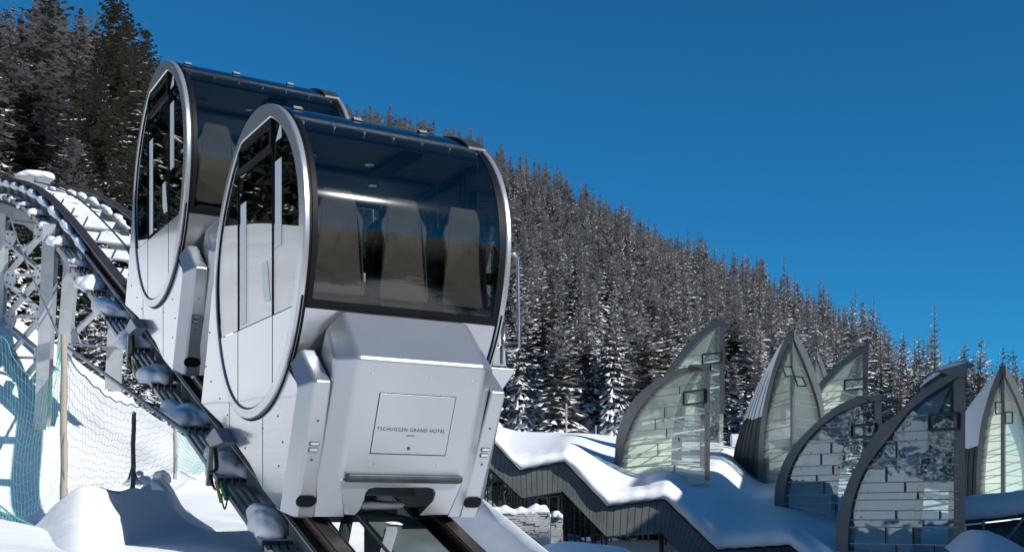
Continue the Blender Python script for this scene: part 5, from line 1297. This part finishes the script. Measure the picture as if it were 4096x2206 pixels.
LAR = [conifer('larch', 17, 2.2, 24, 7, 3, 60, ['larch'], .2, .3, .28)]
NEARM = [conifer('spruce', 17, 3.2, 40, 13, 6, 400 + q, ['needles_snowy'], .65, .08, .5, taper=.7) for q in range(4)]
pts = []
sp = 5.2
for Y in np.arange(52, 560, sp * .92):
    x0, x1 = (-1500 - CX) / FPX * Y, (4400 - CX) / FPX * Y
    for X in np.arange(x0, x1, sp):
        x = X + random.uniform(-.42, .42) * sp; y = Y + random.uniform(-.42, .42) * sp
        u = CX + FPX * x / y; Yb, Yr = interp(u, HB), interp(u, HR)
        s = (y - Yb) / (Yr - Yb)
        if s < 0 or s > 1.06: continue
        if -200 < u < 1000 and y < 95: pass
        if random.random() < .06: continue
        z = hill(u, y); hh = random.choice((random.uniform(.5, .9), random.uniform(.85, 1.2), random.uniform(1.0, 1.38)))
        if s > .93: hh *= .9
        if u > 3500: hh *= .95
        k = random.randrange(len(FAR)); lar = random.random() < (.22 if (u < 160 and 90 < y < 200) else .012)
        pts.append((x, y, z - .4, hh, random.uniform(0, 6.28), len(FAR) if lar else k if y > 150 else len(FAR) + 1 + k % 4, u, hh * 17 / y))
inview = [p for p in pts if -60 < p[6] < 4160 and not (900 < p[6] < 1980 and (HY - (p[2] + 20) / p[1] * FPX) > 900)]
inview.sort(key=lambda p: -p[7])
near = inview[:268]; ns = set(id(p) for p in near); rest = [p for p in pts if id(p) not in ns]
ALL = FAR + LAR + NEARM
for p in near:
    lar = p[5] == len(FAR); o = bpy.data.objects.new('larch_tree' if lar else 'spruce_tree', ALL[p[5]]); COL.objects.link(o)
    o.location = p[:3]; w = random.uniform(.8, 1.2); o.scale = (p[3]*w, p[3]*w, p[3]); o.rotation_euler = (random.uniform(-.05,.05), random.uniform(-.05,.05), p[4])
    if lar: tag(o, 'brown bare larch among the snowy spruces of the hillside', 'larch', 'larches on the forested hillside')
    else:
        u_, vt_ = p[6], HY - (p[2] + 17 * p[3]) / p[1] * FPX
        zn = ('at the far left edge' if u_ < 130 else 'left of the dark foreground spruces' if u_ < 380 else 'behind the dark foreground spruces' if u_ < 640 else 'behind the rear cabin' if u_ < 1150 else
              'behind the front cabin' if u_ < 2030 else 'just right of the front cabin' if u_ < 2300 else 'between front cabin and leftmost sail' if u_ < 2520 else 'behind the leftmost sails' if u_ < 2850 else
              'behind the tall pointed sail' if u_ < 3150 else 'behind the low dark sail' if u_ < 3500 else 'behind the largest sail' if u_ < 3820 else 'behind the sail at the right edge')
        sz = 'short' if p[3] < .7 else 'tall' if p[3] > 1.0 else 'middle sized'
        ln = 'low on the slope' if p[1] < interp(u_, HB) + 25 else 'part way up the slope'
        tag(o, f'{sz} snowy spruce {ln} {zn}', 'spruce', 'spruces on the left slope' if u_ < 1150 else 'spruces of the hillside forest')
    o['kind'] = 'thing' if False else o.get('kind', '') or 'thing'; del o['kind']
src = bpy.data.collections.new('forest_kinds')
for i, me in enumerate(ALL): so_ = bpy.data.objects.new('kind_%02d' % i, me); src.objects.link(so_)
me = bpy.data.meshes.new('forest'); me.from_pydata([p[:3] for p in rest], [], [])
for nm, typ, vals in (('rz', 'FLOAT', [p[4] for p in rest]), ('sc', 'FLOAT', [p[3] for p in rest]), ('kd', 'INT', [p[5] for p in rest])):
    at = me.attributes.new(nm, typ, 'POINT'); at.data.foreach_set('value', vals)
fo = bpy.data.objects.new('forest', me); COL.objects.link(fo); tag(fo, 'dense snowy spruce forest covering the mountainside up to the ridge', 'forest', kind='stuff')
ng = bpy.data.node_groups.new('forest_points', 'GeometryNodeTree'); ng.interface.new_socket('Geometry', in_out='INPUT', socket_type='NodeSocketGeometry'); ng.interface.new_socket('Geometry', in_out='OUTPUT', socket_type='NodeSocketGeometry')
gi = ng.nodes.new('NodeGroupInput'); go = ng.nodes.new('NodeGroupOutput'); ip = ng.nodes.new('GeometryNodeInstanceOnPoints'); ci = ng.nodes.new('GeometryNodeCollectionInfo')
ci.inputs['Collection'].default_value = src; ci.inputs['Separate Children'].default_value = True; ci.inputs['Reset Children'].default_value = True
def na_(nm, t): n = ng.nodes.new('GeometryNodeInputNamedAttribute'); n.data_type = t; n.inputs['Name'].default_value = nm; return n
cxyz = ng.nodes.new('ShaderNodeCombineXYZ'); l = ng.links.new
l(gi.outputs[0], ip.inputs['Points']); l(ci.outputs[0], ip.inputs['Instance']); ip.inputs['Pick Instance'].default_value = True
l(na_('kd', 'INT').outputs[0], ip.inputs['Instance Index']); l(na_('rz', 'FLOAT').outputs[0], cxyz.inputs[2]); l(cxyz.outputs[0], ip.inputs['Rotation'])
l(na_('sc', 'FLOAT').outputs[0], ip.inputs['Scale']); l(ip.outputs[0], go.inputs[0])
md = fo.modifiers.new('forest', 'NODES'); md.node_group = ng
print('trees', len(pts), 'near', len(near))

# big near spruces at the left, each with trunk and crown
def big(u, vb, Y, H, Rm, seed, label, dark=True, levels=58, name='spruce_tree', nb=15, **k):
    cr_, tr_ = conifer(name, H, Rm, levels, nb, 9, seed, ['needles_dark' if dark else 'needles_snowy'], .75, .08, .34, trunk='split', taper=.78, **k)
    r = empty(name, P(u, vb, Y), label, 'spruce', 'big spruces at the left', random.uniform(0, 6))
    for nm, m_ in (('crown', cr_), ('trunk', tr_)):
        o = bpy.data.objects.new(nm, m_); COL.objects.link(o); o.parent = r
big(455, 1480, 60, 19.8, 4.6, 101, 'tallest dark spruce left of the rear cabin with thin top against the sky')
big(505, 1500, 64, 20.0, 4.2, 102, 'thick topped dark spruce beside the tallest one')
big(580, 1520, 66, 20.2, 4.0, 103, 'slender pointed spruce nearest the rear cabin, right of the tall pair')
big(390, 1450, 56, 14.0, 4.4, 104, 'broad dark spruce standing in front of the tall pair')
big(300, 1430, 50, 9.5, 3.4, 105, 'medium snowy spruce rising just behind the arching track', False)
big(550, 1600, 46, 10.2, 3.3, 106, 'dark spruce with snow tipped boughs just left of the rear cabin')
big(470, 1660, 38, 4.2, 1.9, 107, 'small snowy spruce under the track beside the tie beam', False, 22)
big(590, 1770, 33, 2.9, 1.7, 108, 'lowest bushy spruce on the snow edge below the power rails', True, 18)
big(660, 1800, 36, 3.6, 1.8, 109, 'bushy spruce with heavy snow right below the rear cabin', True, 20)
big(380, 1560, 40, 4.5, 1.9, 110, 'small spruce behind the third steel column', False, 22)
big(120, 1400, 46, 6.5, 2.4, 111, 'spruce seen through the cross braces of the trestle', True, 26)
big(40, 1380, 52, 8.0, 2.6, 112, 'spruce behind the left steel column under the track', False, 28)
big(200, 1400, 48, 5.0, 2.2, 113, 'short spruce behind the main steel column', False, 22)
DK = [conifer('spruce', 20, 3.6, 36, 12, 5, 300 + q, ['needles_dark'], .6, .07, .5, taper=.75) for q in range(3)]
for i, (u, vt_, Y, h_, lb) in enumerate(((4012, 1372, 150, 22, 'tallest dark spruce behind the sail at the right edge'), (4052, 1382, 156, 22, 'dark spruce close right of the tallest one at the right edge'), (3968, 1440, 148, 18, 'dark spruce just left of the tallest one at the right edge'), (3893, 1408, 158, 20, 'dark pointed spruce in the gap right of the largest sail tip'),
    (3800, 1412, 175, 18, 'small dark spruce behind the snowy tip of the largest sail'), (3614, 1330, 190, 20, 'tall dark spruce left of the largest sail rising above its neighbours'), (3692, 1345, 185, 20, 'dark spruce above the rib of the largest sail'), (3740, 1400, 175, 18, 'dark spruce just left of the largest sail tip'), (4094, 1480, 140, 18, 'dark spruce cut by the right picture edge'), (3655, 1420, 170, 17, 'lower dark spruce between two taller ones left of the largest sail'))):
    o = bpy.data.objects.new('spruce_tree', DK[i % 3]); COL.objects.link(o); p = P(u, vt_, Y); s_ = h_ / 20; o.location = p - Vector((0, 0, h_ * 1.02)); o.scale = (s_, s_, s_); o.rotation_euler = (0, 0, i * 1.1)
    tag(o, lb, 'spruce', 'dark spruces at the right')
def stand(name, items, label):
    vs, fs, ls, ms, base = [], [], [], [], 0
    for me, X, Y, Z, sx, sz, rz in items:
        n = len(me.vertices); c = np.empty(n * 3, np.float32); me.vertices.foreach_get('co', c); c = c.reshape(-1, 3); q = c.copy()
        q[:, 0] = (c[:, 0] * math.cos(rz) - c[:, 1] * math.sin(rz)) * sx + X; q[:, 1] = (c[:, 0] * math.sin(rz) + c[:, 1] * math.cos(rz)) * sx + Y; q[:, 2] = c[:, 2] * sz + Z; vs.append(q)
        k = np.empty(len(me.loops), np.int32); me.loops.foreach_get('vertex_index', k); fs.append(k + base); base += n
        t = np.empty(len(me.polygons), np.int32); me.polygons.foreach_get('loop_total', t); ls.append(t); t = np.empty(len(me.polygons), np.int32); me.polygons.foreach_get('material_index', t); ms.append(t)
    V = np.concatenate(vs); L_ = np.concatenate(fs); T = np.concatenate(ls); M = np.concatenate(ms); me = bpy.data.meshes.new(name)
    me.vertices.add(len(V)); me.vertices.foreach_set('co', V.ravel()); me.loops.add(len(L_)); me.loops.foreach_set('vertex_index', L_)
    me.polygons.add(len(T)); me.polygons.foreach_set('loop_start', np.r_[0, np.cumsum(T)[:-1]].astype(np.int32)); me.polygons.foreach_set('loop_total', T); me.polygons.foreach_set('material_index', M)
    for q in ('needles_mirror', 'bark', 'needles_mirror'): me.materials.append(MAT[q])
    me.update(calc_edges=True); me.validate(); o = bpy.data.objects.new(name, me); COL.objects.link(o); tag(o, label, 'forest', kind='stuff')
# trees on the slope left of the picture, mirrored in the cabin sides
MT = [conifer('spruce', 13, 2.6, 34, 11, 6, 200 + q, ['needles_mirror'], .75, .05, .35) for q in range(3)]
items = []
for i in range(30):
    an = R(128 + 46 * (i % 15) / 14 + random.uniform(-1, 1)); d = 31 + 9 * (i // 15) + random.uniform(-2, 2)
    X, Y = -2.5 + d * math.cos(an), 11 + d * math.sin(an); u = CX + FPX * X / Y
    if u > -160 and Y > 0: continue
    s = random.uniform(.8, 1.15); items.append((MT[i % 3], X, Y, float(ground_z(np.array(X), np.array(Y))) - .3, s, s * 1.05, i))
stand('spruce_stand', items, 'stand of dark spruces beyond the left edge, mirrored in the cabin side windows')
k_ = 0; items = []  # unseen low trees added to darken what the front windows reflect
for dd in (17, 20.5, 24, 28, 32):
    an = -78
    while an < 4:
        a_ = R(an + random.uniform(-1.5, 1.5)); d = dd + random.uniform(-1.2, 1.2); X, Y = -1 + d * math.cos(a_), 10 + d * math.sin(a_); an += R(1) and 2.9 / dd * 57.3
        if Y > 1 and CX + FPX * X / Y < 4500: continue
        gz = float(ground_z(np.array(X), np.array(Y))); s = (2.0 + .19 * d - gz) / 13 * random.uniform(.8, 1.05); items.append((MT[k_ % 3], X, Y, gz - .3, s * 1.25, s, k_)); k_ += 1
stand('spruce_stand', items, 'stand of low spruces added behind the viewer to darken the front window reflections')
# unseen hotel block added outside the right edge, heights set to shade the roofs
HO = empty('hotel_shade_block', (34, 44, -8), 'large pale hotel block added unseen outside the right edge, stepped to shade the roofs', 'building')
for y0, y1, top in ((12, 30.5, 24.2), (30.5, 48, 18.3), (48, 57, 20.6), (57, 72, 15.0)):
    m = MB(); m.box((0, y0 - 44, 0), (14, y1 - 44, top + 8)); m.build('wall', 'stone', HO)
    m = MB(); m.box((-.4, y0 - 44.2, top + 8.0), (14.4, y1 - 43.8, top + 8.35)); m.build('roof', 'snow_far', HO)
    for fl in range(1, int((top + 7) / 3)):
        y = y0 + 1.5
        while y < y1 - 2:
            m = MB(); m.box((-.05, y - 44, fl * 3 + 1), (.05, y - 42.6, fl * 3 + 2.5)); m.build('window', 'wall_glass', HO); y += 3.3
